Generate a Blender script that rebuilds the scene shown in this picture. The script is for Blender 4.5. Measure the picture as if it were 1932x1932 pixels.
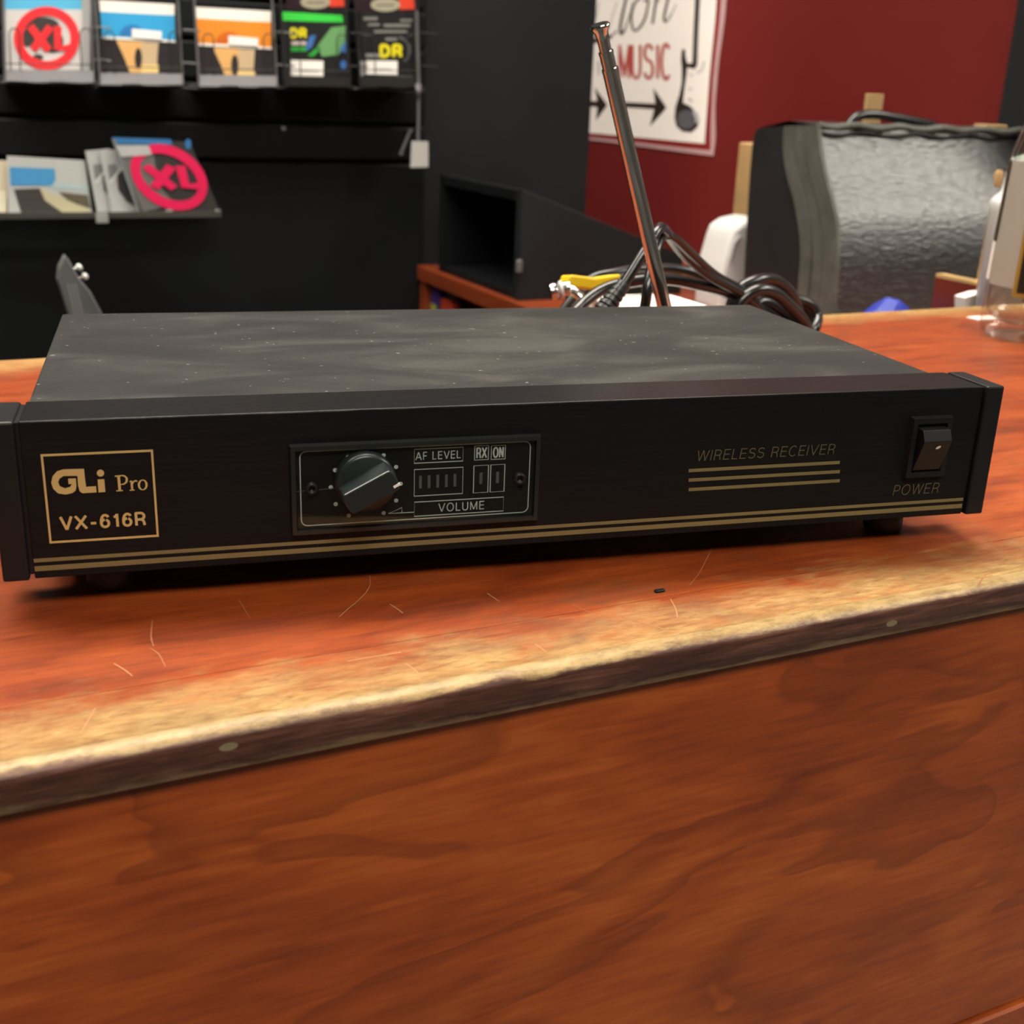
import bpy, bmesh, math, random
from mathutils import Vector, Matrix
random.seed(7)
for o in list(bpy.data.objects): bpy.data.objects.remove(o)
scene = bpy.context.scene
COL = scene.collection

# ------------------------------------------------------------------ camera
# world: x along the counter, y away from the viewer, counter top at z = 1.0 (metres)
ZC = 1.0
FPX = 2223.8                                   # focal length in pixels of the 1932 px frame
CAM = Vector((-0.1582, -0.2956, ZC + 0.1386))
M = Matrix(((0.9026, -0.1134, 0.4154), (-0.4291, -0.3172, 0.8457), (0.0359, -0.9416, -0.3350)))
cam_d = bpy.data.cameras.new('camera'); cam = bpy.data.objects.new('camera', cam_d); COL.objects.link(cam)
cam_d.sensor_width = 36; cam_d.lens = FPX / 1932 * 36; cam_d.clip_start = 0.01
cx, cy, cz = M.col[0], M.col[1], M.col[2]
rot = Matrix((cx, -cy, -cz)).transposed().to_quaternion().to_matrix()
cam.matrix_world = Matrix.Translation(CAM) @ rot.to_4x4()
cam_d.dof.use_dof = True; cam_d.dof.focus_distance = 0.37; cam_d.dof.aperture_fstop = 21
scene.camera = cam

# ------------------------------------------------------------------ world, exposure
w = bpy.data.worlds.new('world'); scene.world = w; w.use_nodes = True
w.node_tree.nodes['Background'].inputs[0].default_value = (1.0, 0.93, 0.84, 1)
w.node_tree.nodes['Background'].inputs[1].default_value = 0.25
scene.view_settings.view_transform = 'Standard'; scene.view_settings.look = 'None'
scene.view_settings.gamma = 1; scene.view_settings.use_curve_mapping = False
scene.view_settings.exposure = 0.0
LAMP_STRENGTH = 21.0
LAMPS = [(-0.70, 0.80), (0.45, 0.62), (-0.30, -1.30), (2.70, -0.35), (2.70, -1.45), (0.20, 2.05)]  # right-hand pair added unseen to brighten the case, the last to brighten the poster

# ------------------------------------------------------------------ pixel -> place
def ray(x, y): return M @ Vector(((x - 966) / FPX, (y - 966) / FPX, 1))
def on(x, y, ax, v):                           # where the pixel's ray meets the plane  axis = v
    d = ray(x, y); return CAM + d * ((v - CAM[ax]) / d[ax])
YAW = math.radians(-9.45)
DEV = Matrix.Translation((0, 0, ZC)) @ Matrix.Rotation(YAW, 4, 'Z'); DEVI = DEV.inverted()
def dev(x, y, yy=0.0):                         # pixel -> (x, z) on the receiver's plane y = yy
    c = DEVI @ CAM; d = DEVI.to_3x3() @ ray(x, y); p = c + d * ((yy - c.y) / d.y); return p.x, p.z

# ------------------------------------------------------------------ materials
def nd(nt, t, **k):
    n = nt.nodes.new(t)
    for a, b in k.items(): setattr(n, a, b)
    return n
def mat(name, col, rough=.5, metal=0, spec=.5, var=0, vscale=30, bump=0, bscale=200, coat=0, stretch=None, emit=0, alpha=1):
    m = bpy.data.materials.new(name); m.use_nodes = True; nt = m.node_tree; b = nt.nodes['Principled BSDF']
    b.inputs['Base Color'].default_value = (*col, 1); b.inputs['Roughness'].default_value = rough
    b.inputs['Metallic'].default_value = metal; b.inputs['Specular IOR Level'].default_value = spec
    b.inputs['Coat Weight'].default_value = coat; b.inputs['Coat Roughness'].default_value = .30; b.inputs['Alpha'].default_value = alpha
    if emit: b.inputs['Emission Color'].default_value = (*col, 1); b.inputs['Emission Strength'].default_value = emit
    tc = nd(nt, 'ShaderNodeTexCoord'); mp = nd(nt, 'ShaderNodeMapping'); nt.links.new(tc.outputs['Object'], mp.inputs[0])
    if stretch: mp.inputs['Scale'].default_value = stretch
    if var:
        n = nd(nt, 'ShaderNodeTexNoise'); n.inputs['Scale'].default_value = vscale; n.inputs['Detail'].default_value = 6
        nt.links.new(mp.outputs[0], n.inputs[0])
        r = nd(nt, 'ShaderNodeMapRange'); r.inputs[1].default_value = .3; r.inputs[2].default_value = .7
        r.inputs[3].default_value = 1 - var; r.inputs[4].default_value = 1 + var; nt.links.new(n.outputs[0], r.inputs[0])
        mx = nd(nt, 'ShaderNodeVectorMath', operation='SCALE'); mx.inputs[0].default_value = col
        nt.links.new(r.outputs[0], mx.inputs['Scale']); nt.links.new(mx.outputs[0], b.inputs['Base Color'])
    if bump:
        n = nd(nt, 'ShaderNodeTexNoise'); n.inputs['Scale'].default_value = bscale; n.inputs['Detail'].default_value = 4
        nt.links.new(mp.outputs[0], n.inputs[0])
        bp = nd(nt, 'ShaderNodeBump'); bp.inputs['Strength'].default_value = bump; bp.inputs['Distance'].default_value = .002
        nt.links.new(n.outputs[0], bp.inputs['Height']); nt.links.new(bp.outputs[0], b.inputs['Normal']); nt.links.new(bp.outputs[0], b.inputs['Coat Normal'])
    return m

class G:                                       # tiny node-graph helper
    def __init__(s, m): s.nt = m.node_tree
    def n(s, t, **k): return nd(s.nt, t, **k)
    def l(s, a, b): s.nt.links.new(a, b)
    def math(s, op, a, b=None, c=None, clamp=False):
        n = s.n('ShaderNodeMath', operation=op, use_clamp=clamp)
        for i, v in enumerate((a, b, c)):
            if v is None: continue
            if isinstance(v, (int, float)): n.inputs[i].default_value = v
            else: s.l(v, n.inputs[i])
        return n.outputs[0]
    def noise(s, vec, scale, sc=(1, 1, 1), detail=5, rough=.55, dist=0, loc=(0, 0, 0)):
        mp = s.n('ShaderNodeMapping'); mp.inputs['Scale'].default_value = sc; mp.inputs['Location'].default_value = loc; s.l(vec, mp.inputs[0])
        n = s.n('ShaderNodeTexNoise'); n.inputs['Scale'].default_value = scale; n.inputs['Detail'].default_value = detail
        n.inputs['Roughness'].default_value = rough; n.inputs['Distortion'].default_value = dist; s.l(mp.outputs[0], n.inputs[0]); return n.outputs[0]
    def ramp(s, fac, stops):
        r = s.n('ShaderNodeValToRGB'); e = r.color_ramp.elements
        while len(e) < len(stops): e.new(.5)
        for i, (p, c) in enumerate(stops): e[i].position = p; e[i].color = (*c, 1) if len(c) == 3 else c
        s.l(fac, r.inputs[0]); return r.outputs[0]
    def mix(s, f, a, b):
        n = s.n('ShaderNodeMix', data_type='RGBA'); 
        if isinstance(f, (int, float)): n.inputs[0].default_value = f
        else: s.l(f, n.inputs[0])
        for i, v in ((6, a), (7, b)):
            if isinstance(v, tuple): n.inputs[i].default_value = (*v, 1)
            else: s.l(v, n.inputs[i])
        return n.outputs[2]

def wood_top():
    m = bpy.data.materials.new('varnished_cherry_top'); m.use_nodes = True; g = G(m); b = m.node_tree.nodes['Principled BSDF']
    tc = g.n('ShaderNodeTexCoord'); P = tc.outputs['Object']; sp = g.n('ShaderNodeSeparateXYZ'); g.l(P, sp.inputs[0])
    grain = g.noise(P, 1, (16, 150, 150), 6, .65, .9)
    blot = g.noise(P, 1, (14, 30, 30), 4, .6, .8, (3, 1, 0))
    speck = g.noise(P, 1, (120, 420, 300), 4, .7, .3)
    f = g.math('ADD', g.math('MULTIPLY', grain, .5), g.math('MULTIPLY', blot, .5))
    c = g.ramp(f, [(.32, (.075, .013, .003)), (.44, (.185, .029, .0055)), (.56, (.275, .050, .008)), (.70, (.36, .092, .016))])
    tan = g.ramp(speck, [(.3, (.17, .088, .026)), (.5, (.33, .205, .068)), (.75, (.46, .32, .125))])
    pore = g.noise(P, 1, (70, 620, 400), 3, .75, .2, (7, 0, 0))
    c = g.mix(g.math('MULTIPLY', g.math('MULTIPLY', g.math('SUBTRACT', pore, .53), 7, clamp=True), .5), c, (.10, .020, .005))
    # varnish worn through towards the long edges and in scattered rubs
    d = g.math('MINIMUM', g.math('SUBTRACT', sp.outputs['Y'], -.0585), g.math('SUBTRACT', .353, sp.outputs['Y']))
    edge = g.math('SUBTRACT', 1.0, g.math('DIVIDE', d, .046), clamp=True)
    n1 = g.noise(P, 1, (26, 60, 60), 6, .65, .5); n2 = g.noise(P, 1, (150, 330, 200), 3, .7)
    s = g.math('ADD', g.math('MULTIPLY', edge, .80), g.math('ADD', g.math('MULTIPLY', g.math('SUBTRACT', n1, .5), 1.1), g.math('MULTIPLY', g.math('SUBTRACT', n2, .5), .5)))
    mk = g.math('MULTIPLY', g.math('SUBTRACT', s, .22), 1.9, clamp=True); mk = g.math('MULTIPLY', mk, .92)
    c = g.mix(mk, c, tan)
    # dirt smudges
    n3 = g.noise(P, 1, (18, 24, 20), 5, .6, 1.2, (9, 4, 0))
    dm = g.math('MULTIPLY', g.math('SUBTRACT', n3, .57), 5, clamp=True); dm = g.math('MULTIPLY', dm, .55)
    c = g.mix(dm, c, (.10, .065, .035))
    g.l(c, b.inputs['Base Color']); b.inputs['Specular IOR Level'].default_value = .34
    r = g.math('ADD', g.math('MULTIPLY', mk, .14), g.math('ADD', .34, g.math('MULTIPLY', n1, .16))); g.l(r, b.inputs['Roughness'])
    bp = g.n('ShaderNodeBump'); bp.inputs['Strength'].default_value = .16; bp.inputs['Distance'].default_value = .0006
    g.l(speck, bp.inputs['Height']); g.l(bp.outputs[0], b.inputs['Normal'])
    return m
def wood_front():
    m = bpy.data.materials.new('stained_plywood_front'); m.use_nodes = True; g = G(m); b = m.node_tree.nodes['Principled BSDF']
    tc = g.n('ShaderNodeTexCoord'); P = tc.outputs['Object']
    big = g.noise(P, 1, (7, 7, 17), 3, .5, .7, (1.3, 0, .4))
    rings = g.math('FRACT', g.math('MULTIPLY', big, 5.2))
    line = g.ramp(rings, [(0, (.0,) * 3), (.16, (.45,) * 3), (.42, (1,) * 3), (.95, (1,) * 3), (1, (.0,) * 3)])
    grain = g.noise(P, 1, (35, 60, 420), 6, .65, .3)
    blot = g.noise(P, 1, (11, 11, 24), 4, .55, .6, (5, 2, 0))
    f = g.math('ADD', g.math('MULTIPLY', grain, .45), g.math('MULTIPLY', blot, .55))
    c = g.ramp(f, [(.32, (.150, .025, .005)), (.5, (.285, .053, .009)), (.66, (.40, .092, .015))])
    c2 = g.mix(g.math('MULTIPLY', g.math('SUBTRACT', 1.0, line), .48), c, (.115, .019, .005))
    g.l(c2, b.inputs['Base Color']); b.inputs['Roughness'].default_value = .34
    bp = g.n('ShaderNodeBump'); bp.inputs['Strength'].default_value = .10; bp.inputs['Distance'].default_value = .0005
    g.l(grain, bp.inputs['Height']); g.l(bp.outputs[0], b.inputs['Normal'])
    return m
def wood_edge():
    m = bpy.data.materials.new('scuffed_edge_band'); m.use_nodes = True; g = G(m); b = m.node_tree.nodes['Principled BSDF']
    tc = g.n('ShaderNodeTexCoord'); P = tc.outputs['Object']; sp = g.n('ShaderNodeSeparateXYZ'); g.l(P, sp.inputs[0])
    grain = g.noise(P, 1, (45, 200, 500), 6, .7, .4)
    c = g.ramp(grain, [(.30, (.025, .009, .006)), (.5, (.075, .026, .017)), (.66, (.15, .060, .038)), (.8, (.26, .15, .08))])
    n = g.noise(P, 1, (40, 60, 160), 5, .7)
    hi = g.math('ADD', sp.outputs['Z'], g.math('MULTIPLY', g.math('SUBTRACT', n, .5), .006))
    top = g.math('MULTIPLY', g.math('SUBTRACT', hi, -.0019), 900, clamp=True)
    low = g.math('MULTIPLY', g.math('SUBTRACT', -.0088, hi), 700, clamp=True)
    c = g.mix(g.math('MULTIPLY', low, .6), c, (.36, .24, .12)); n5 = g.noise(P, 1, (110, 260, 260), 5, .75, .2)
    tn = g.ramp(n5, [(.32, (.17, .10, .036)), (.5, (.34, .225, .088)), (.7, (.46, .33, .15))])
    c = g.mix(g.math('MULTIPLY', top, .94), c, tn)
    g.l(c, b.inputs['Base Color']); b.inputs['Roughness'].default_value = .42
    bp = g.n('ShaderNodeBump'); bp.inputs['Strength'].default_value = .3; bp.inputs['Distance'].default_value = .0008
    g.l(grain, bp.inputs['Height']); g.l(bp.outputs[0], b.inputs['Normal'])
    return m
def clear_mat(name, tint=(1, 1, 1), gloss=.10, rough=.03):
    m = bpy.data.materials.new(name); m.use_nodes = True; nt = m.node_tree; nt.nodes.remove(nt.nodes['Principled BSDF'])
    t = nd(nt, 'ShaderNodeBsdfTransparent'); t.inputs[0].default_value = (*tint, 1)
    gl = nd(nt, 'ShaderNodeBsdfGlossy'); gl.inputs['Roughness'].default_value = rough
    fr = nd(nt, 'ShaderNodeLayerWeight'); fr.inputs[0].default_value = .12
    ad = nd(nt, 'ShaderNodeMath', operation='ADD', use_clamp=True); ad.inputs[1].default_value = gloss; nt.links.new(fr.outputs['Facing'], ad.inputs[0])
    mx = nd(nt, 'ShaderNodeMixShader'); nt.links.new(ad.outputs[0], mx.inputs[0]); nt.links.new(t.outputs[0], mx.inputs[1]); nt.links.new(gl.outputs[0], mx.inputs[2])
    nt.links.new(mx.outputs[0], nt.nodes['Material Output'].inputs[0]); return m
def dusty_black():
    m = bpy.data.materials.new('dusty_black_cover'); m.use_nodes = True; g = G(m); b = m.node_tree.nodes['Principled BSDF']
    tc = g.n('ShaderNodeTexCoord'); P = tc.outputs['Object']
    n = g.noise(P, 1, (17, 38, 30), 5, .55, .7); s = g.noise(P, 900, detail=2); h = g.noise(P, 420, detail=1, loc=(2, 3, 1))
    f = g.math('ADD', g.math('MULTIPLY', n, .85), g.math('MULTIPLY', s, .15))
    c = g.ramp(f, [(.38, (.0070, .0070, .0070)), (.5, (.0145, .0143, .0138)), (.66, (.041, .040, .037))])
    c = g.mix(g.math('MULTIPLY', g.math('SUBTRACT', h, .76), 30, clamp=True), c, (.22, .21, .19))
    g.l(c, b.inputs['Base Color']); b.inputs['Roughness'].default_value = .66; b.inputs['Specular IOR Level'].default_value = .28
    bp = g.n('ShaderNodeBump'); bp.inputs['Strength'].default_value = .25; bp.inputs['Distance'].default_value = .0004
    g.l(s, bp.inputs['Height']); g.l(bp.outputs[0], b.inputs['Normal']); return m

MT = dict(
    top=wood_top(), front=wood_front(), edge=wood_edge(), dusty=dusty_black(),
    anod=mat('black_brushed_aluminium', (.0058, .0060, .0068), .36, 0, .20, .25, 40, .12, 90, stretch=(1, 30, 30)),
    plast=mat('black_plastic', (.0085, .0088, .0105), .42, 0, .28, .15, 60),
    rubber=mat('brown_rubber', (.030, .022, .010), .6),
    gold=mat('gold_print', (.60, .44, .18), .35, .25, var=.06),
    gold2=mat('dull_gold_print', (.20, .16, .070), .40, .2, var=.08),
    gold3=mat('faded_gold_print', (.115, .092, .050), .45, .2, var=.08),
    panelblk=mat('panel_black', (.0045, .005, .005), .45, 0, .25),
    legend=mat('legend_grey', (.46, .53, .50), .5),
    white=mat('white_print', (.75, .75, .73), .5),
    clear=clear_mat('clear_cover', (.94, .96, .96), .004, .05),
    clearedge=mat('clear_plastic_edge', (.014, .016, .016), .25, 0, .4), tick=mat('grey_tick', (.09, .10, .10), .4),
    knob=mat('gloss_black_plastic', (.014, .019, .020), .30, 0, .4),
    chrome=mat('chrome', (.72, .72, .70), .09, 1),
    blackwall=mat('black_painted_wall', (.0125, .0142, .0162), .55, 0, .22, .15, 8, .1, 150),
    slat=mat('black_slat', (.0050, .0061, .0073), .5, 0, .2, .15, 12),
    redwall=mat('red_painted_wall', (.130, .011, .010), .45, 0, .45, .06, 5, .06, 160),
    grey=mat('grey_wall', (.065, .060, .055), .7, var=.05), floor=mat('grey_floor', (.12, .10, .085), .5, var=.2, vscale=6),
    ceil=mat('white_ceiling', (.72, .70, .66), .8, var=.03), lamp=mat('lamp_diffuser', (1.0, .93, .81), .5, emit=LAMP_STRENGTH),
    trimwhite=mat('white_metal', (.7, .7, .68), .4),
    wire=mat('black_wire', (.02, .02, .022), .35), greywire=mat('grey_wire', (.16, .16, .165), .35, .3), lip=mat('grey_plastic_lip', (.30, .30, .32), .3), lipb=mat('black_plastic_lip', (.02, .02, .02), .3),
    vinyl=mat('black_textured_vinyl', (.012, .013, .015), .38, 0, .9, .2, 50, .65, 190, coat=.45, stretch=(.4, 1, 1.6)),
    vinylside=mat('black_smooth_vinyl', (.016, .016, .017), .5, 0, .4, .2, 20),
    bind=mat('grey_binding', (.085, .088, .078), .6, 0, .3, .25, 40, .3, 200),
    card=mat('tan_cardboard', (.42, .27, .12), .7, var=.1), ply=mat('tan_plywood', (.48, .31, .13), .6, var=.12, stretch=(1, 1, .2)),
    redbox=mat('red_stained_wood', (.15, .024, .012), .4, var=.2, stretch=(.3, .3, 1)), redwood=mat('red_desk_wood', (.20, .036, .010), .35, var=.2, stretch=(1, .2, 1)),
    wplast=mat('white_plastic', (.66, .67, .66), .35), paper=mat('white_paper', (.85, .83, .80), .6),
    cable=mat('black_cable', (.012, .012, .013), .24, 0, .6), plug=mat('grey_plug', (.03, .035, .036), .35),
    yellow=mat('yellow_tape', (.75, .55, .02), .35), silver=mat('silver_plug', (.7, .7, .7), .2, 1), blue=mat('blue_cloth', (.015, .03, .30), .5, var=.3, vscale=40),
    gtr=mat('dark_grey_lacquer', (.10, .105, .11), .5, var=.35, vscale=25, stretch=(1, 1, .15)), peg=mat('pale_peg', (.65, .65, .62), .3),
    glass=clear_mat('bottle_glass', (.93, .95, .93), .05, .02), liquid=clear_mat('pale_liquid', (.97, .95, .90), .02, .02), lab=mat('black_label', (.012, .010, .006), .4), labback=mat('pale_label', (.33, .31, .27), .6),
    labgold=mat('gold_label_border', (.36, .23, .04), .4, .3), labdark=mat('brown_label_edge', (.05, .035, .02), .5),
    pwhite=mat('poster_white', (.86, .82, .78), .35), pred=mat('poster_maroon', (.22, .02, .018), .35), pblack=mat('poster_black', (.02, .018, .016), .4), lam=mat('laminate_edge', (.50, .32, .33), .2, 0, .7), pgrey=mat('poster_grey', (.10, .10, .115), .4), ppale=mat('poster_pale_grey', (.45, .45, .47), .4), ppink=mat('poster_pink', (.62, .30, .29), .4),
    scratch=mat('scratch_tan', (.36, .17, .07), .5), scratchp=mat('scratch_pale', (.30, .095, .035), .5), dent=mat('dent_tan', (.19, .15, .085), .6),
    skin=mat('tan_tip', (.60, .42, .30), .5),
)
def flat(col, rough=.35):
    k = 'print_%d_%d_%d' % tuple(int(c * 255) for c in col)
    if k not in MT: MT[k] = mat(k, col, rough)
    return MT[k]

# ------------------------------------------------------------------ mesh helpers
class MB:
    def __init__(s): s.v = []; s.f = []; s.sm = []
    def add(s, vs, fs, smooth=False):
        o = len(s.v); s.v += [Vector(p) for p in vs]; s.f += [tuple(i + o for i in f) for f in fs]; s.sm += [smooth] * len(fs); return s
    def box(s, x0, x1, y0, y1, z0, z1, T=None):
        vs = [(x, y, z) for x in (x0, x1) for y in (y0, y1) for z in (z0, z1)]
        if T: vs = [T @ Vector(p) for p in vs]
        return s.add(vs, [(0, 1, 3, 2), (4, 6, 7, 5), (0, 4, 5, 1), (2, 3, 7, 6), (0, 2, 6, 4), (1, 5, 7, 3)])
    def bbox(s, x0, x1, y0, y1, z0, z1, r=.001, seg=2):    # bevelled box
        bm = bmesh.new(); bmesh.ops.create_cube(bm, size=1)
        for v in bm.verts: v.co = Vector(((x0 + x1) / 2 + v.co.x * (x1 - x0), (y0 + y1) / 2 + v.co.y * (y1 - y0), (z0 + z1) / 2 + v.co.z * (z1 - z0)))
        bmesh.ops.bevel(bm, geom=bm.edges[:], offset=r, segments=seg, affect='EDGES', profile=.5)
        bm.verts.index_update(); s.add([v.co.copy() for v in bm.verts], [[v.index for v in f.verts] for f in bm.faces]); bm.free(); return s
    def prism(s, pts, off):                                # polygon (3-D points) pushed by the vector off
        n = len(pts); off = Vector(off); a = [Vector(p) for p in pts]
        s.add(a + [p + off for p in a], [tuple(range(n)), tuple(range(2 * n - 1, n - 1, -1))] + [(i, (i + 1) % n, n + (i + 1) % n, n + i) for i in range(n)]); return s
    def poly(s, pts): return s.add(pts, [tuple(range(len(pts)))])
    def tube(s, pts, r, n=8, closed=False, caps=True):
        pts = [Vector(p) for p in pts]; N = len(pts); R = r if isinstance(r, (list, tuple)) else [r] * N
        up = None; rings = []
        for i in range(N):
            a = pts[(i - 1) % N] if (closed or i > 0) else pts[i]; b = pts[(i + 1) % N] if (closed or i < N - 1) else pts[i]
            t = (b - a).normalized()
            if up is None: up = t.orthogonal().normalized()
            up = (up - t * up.dot(t)).normalized(); q = t.cross(up)
            rings.append([pts[i] + (up * math.cos(2 * math.pi * k / n) + q * math.sin(2 * math.pi * k / n)) * R[i] for k in range(n)])
        vs = [p for rg in rings for p in rg]; fs = []
        for i in range(N if closed else N - 1):
            j = (i + 1) % N
            fs += [(i * n + k, i * n + (k + 1) % n, j * n + (k + 1) % n, j * n + k) for k in range(n)]
        s.add(vs, fs, True)
        if caps and not closed: s.add(rings[0], [tuple(range(n - 1, -1, -1))]); s.add(rings[-1], [tuple(range(n))])
        return s
    def lathe(s, prof, c=(0, 0, 0), n=32, T=None, a0=0, a1=2 * math.pi):   # prof: (r, z) list about z
        full = abs(a1 - a0 - 2 * math.pi) < 1e-6; m = n if full else n + 1; vs = []
        for r, z in prof:
            for k in range(m):
                a = a0 + (a1 - a0) * k / n; p = Vector((r * math.cos(a), r * math.sin(a), z))
                vs.append((T @ p) if T else p + Vector(c))
        fs = []
        for i in range(len(prof) - 1):
            for k in range(n):
                k2 = (k + 1) % m; fs.append((i * m + k, i * m + k2, (i + 1) * m + k2, (i + 1) * m + k))
        return s.add(vs, fs, True)

ROOTS = {}
def obj(name, mb, m, parent=None, bev=0):
    me = bpy.data.meshes.new(name); o = bpy.data.objects.new(name, me); COL.objects.link(o)
    inv = None
    if parent is not None:
        r = parent
        while r.parent: r = r.parent
        inv = r.matrix_basis.inverted(); o.parent = parent
        vs = [inv @ v for v in mb.v]
    else:
        xs = [v.x for v in mb.v]; ys = [v.y for v in mb.v]; zs = [v.z for v in mb.v]
        c = Vector(((min(xs) + max(xs)) / 2, (min(ys) + max(ys)) / 2, min(zs))); o.location = c; vs = [v - c for v in mb.v]
    me.from_pydata(vs, [], mb.f); me.polygons.foreach_set('use_smooth', mb.sm)
    me.validate(); bm = bmesh.new(); bm.from_mesh(me); bmesh.ops.recalc_face_normals(bm, faces=bm.faces[:]); bm.to_mesh(me); bm.free()
    me.materials.append(m if not isinstance(m, str) else MT[m])
    if bev:
        b = o.modifiers.new('bevel', 'BEVEL'); b.width = bev; b.segments = 2; b.limit_method = 'ANGLE'
    return o
def tag(o, label, cat, group=None):
    o['label'] = label; o['category'] = cat
    if group: o['group'] = group
    return o
def thing(name, label, cat, loc, group=None, rz=0):
    o = bpy.data.objects.new(name, None); COL.objects.link(o); o.empty_display_size = .02
    o.matrix_basis = Matrix.Translation(loc) @ Matrix.Rotation(rz, 4, 'Z'); return tag(o, label, cat, group)
def struct(o): o['kind'] = 'structure'; return o
def world_mesh(name, mb, m, parent=None):      # setting: keep world coordinates as object coordinates
    me = bpy.data.meshes.new(name); me.from_pydata(mb.v, [], mb.f); me.materials.append(MT[m]); o = bpy.data.objects.new(name, me); COL.objects.link(o)
    if parent: o.parent = parent
    bm = bmesh.new(); bm.from_mesh(me); bmesh.ops.recalc_face_normals(bm, faces=bm.faces[:]); bm.to_mesh(me); bm.free()
    return o

def circ(cx, cy, rx, ry=None, n=20, a0=0, a1=2 * math.pi, tilt=0):
    ry = rx if ry is None else ry; m = n if abs(a1 - a0 - 2 * math.pi) < 1e-6 else n + 1; o = []
    for k in range(m):
        a = a0 + (a1 - a0) * k / n; x, y = rx * math.cos(a), ry * math.sin(a)
        o.append((cx + x * math.cos(tilt) - y * math.sin(tilt), cy + x * math.sin(tilt) + y * math.cos(tilt)))
    return o
def ring2(mb, f, cx, cy, rx, ry, wd, n=32, tilt=0):
    a = circ(cx, cy, rx, ry, n, tilt=tilt); b = circ(cx, cy, rx - wd, ry - wd, n, tilt=tilt)
    mb.add([f(*p) for p in a] + [f(*p) for p in b], [(i, (i + 1) % n, n + (i + 1) % n, n + i) for i in range(n)])
def stroke2(mb, f, pts, wd, closed=False):
    n = len(pts); L = []; Rr = []; W = wd if isinstance(wd, (list, tuple)) else [wd] * n
    for i in range(n):
        a = pts[(i - 1) % n] if (closed or i > 0) else pts[i]; b = pts[(i + 1) % n] if (closed or i < n - 1) else pts[i]
        dx, dy = b[0] - a[0], b[1] - a[1]; l = math.hypot(dx, dy) or 1; nx, ny = -dy / l * W[i] / 2, dx / l * W[i] / 2
        L.append(f(pts[i][0] + nx, pts[i][1] + ny)); Rr.append(f(pts[i][0] - nx, pts[i][1] - ny))
    m = n if closed else n - 1; k = getattr(mb, 'lay', 0); mb.lay = k + 1     # later strokes lie a hair above earlier ones
    L = [p + (CAM - p).normalized() * (k % 6) * 4e-5 for p in L]; Rr = [p + (CAM - p).normalized() * (k % 6) * 4e-5 for p in Rr]
    mb.add(L + Rr, [(i, (i + 1) % n, n + (i + 1) % n, n + i) for i in range(m)])
def rect2(mb, f, x0, y0, x1, y1): mb.poly([f(x0, y0), f(x1, y0), f(x1, y1), f(x0, y1)])
def smooth(pts, k=6):                          # Catmull-Rom through points of any dimension
    o = []; n = len(pts)
    for i in range(n - 1):
        p = [pts[max(i - 1, 0)], pts[i], pts[i + 1], pts[min(i + 2, n - 1)]]
        for j in range(k):
            t = j / k
            o.append(tuple(.5 * (2 * b + (c - a) * t + (2 * a - 5 * b + 4 * c - d) * t * t + (3 * b - a - 3 * c + d) * t ** 3) for a, b, c, d in zip(*p)))
    o.append(tuple(pts[-1])); return o
def arc(cx, cy, rx, ry, a0, a1, n=10): return circ(cx, cy, rx, ry, n, math.radians(a0), math.radians(a1))
GLY = {                                        # plain grotesque capitals as strokes: width, strokes in a box of height 1
    'A': (.74, [[(0, 0), (.37, 1)], [(.37, 1), (.74, 0)], [(.13, .32), (.61, .32)]]), 'E': (.56, [[(.05, 0), (.05, 1)], [(0, .96), (.56, .96)], [(0, .52), (.52, .52)], [(0, .04), (.56, .04)]]),
    'F': (.52, [[(.05, 0), (.05, 1)], [(0, .96), (.52, .96)], [(0, .5), (.46, .5)]]), 'L': (.50, [[(.05, 0), (.05, 1)], [(0, .04), (.50, .04)]]), 'I': (.10, [[(.05, 0), (.05, 1)]]),
    'V': (.68, [[(0, 1), (.34, 0)], [(.34, 0), (.68, 1)]]), 'W': (.98, [[(0, 1), (.25, 0)], [(.25, 0), (.49, 1)], [(.49, 1), (.73, 0)], [(.73, 0), (.98, 1)]]), 'X': (.68, [[(0, 0), (.68, 1)], [(0, 1), (.68, 0)]]),
    'N': (.66, [[(.05, 0), (.05, 1)], [(.05, 1), (.61, 0)], [(.61, 0), (.61, 1)]]), 'M': (.80, [[(.05, 0), (.05, 1)], [(.05, 1), (.40, .05)], [(.40, .05), (.75, 1)], [(.75, 0), (.75, 1)]]),
    'O': (.78, [arc(.39, .5, .36, .48, 0, 360, 26) + [(.75, .5)]]), 'C': (.70, [arc(.38, .5, .35, .48, 48, 312, 20)]), 'U': (.66, [[(.05, 1), (.05, .32)] + arc(.33, .32, .28, .30, 180, 360) + [(.61, 1)]]),
    'P': (.58, [[(.05, 0), (.05, 1)], [(.02, .96), (.32, .96)] + arc(.32, .70, .22, .26, 90, -90) + [(.02, .44)]]), 'R': (.62, [[(.05, 0), (.05, 1)], [(.02, .96), (.34, .96)] + arc(.34, .71, .23, .25, 90, -90) + [(.02, .46)], [(.34, .46), (.48, .40), (.55, .22), (.57, 0)]]),
    'S': (.60, [arc(.30, .74, .25, .22, 20, 270, 14) + arc(.30, .27, .27, .25, 90, -160, 14)]), '6': (.58, [arc(.29, .32, .24, .28, 90, 450, 20), [(.05, .34), (.06, .60), (.13, .82), (.24, .94), (.36, .95), (.47, .88), (.51, .78)]]),
    '1': (.36, [[(.26, 0), (.26, 1)], [(.04, .76), (.16, .80), (.26, .96)]]), '-': (.40, [[(.03, .38), (.37, .38)]]), ' ': (.25, []), 'D': (.68, [[(.05, 0), (.05, 1)], [(.02, .96), (.28, .96)] + arc(.28, .5, .34, .46, 90, -90, 14) + [(.02, .04)]])}
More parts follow.
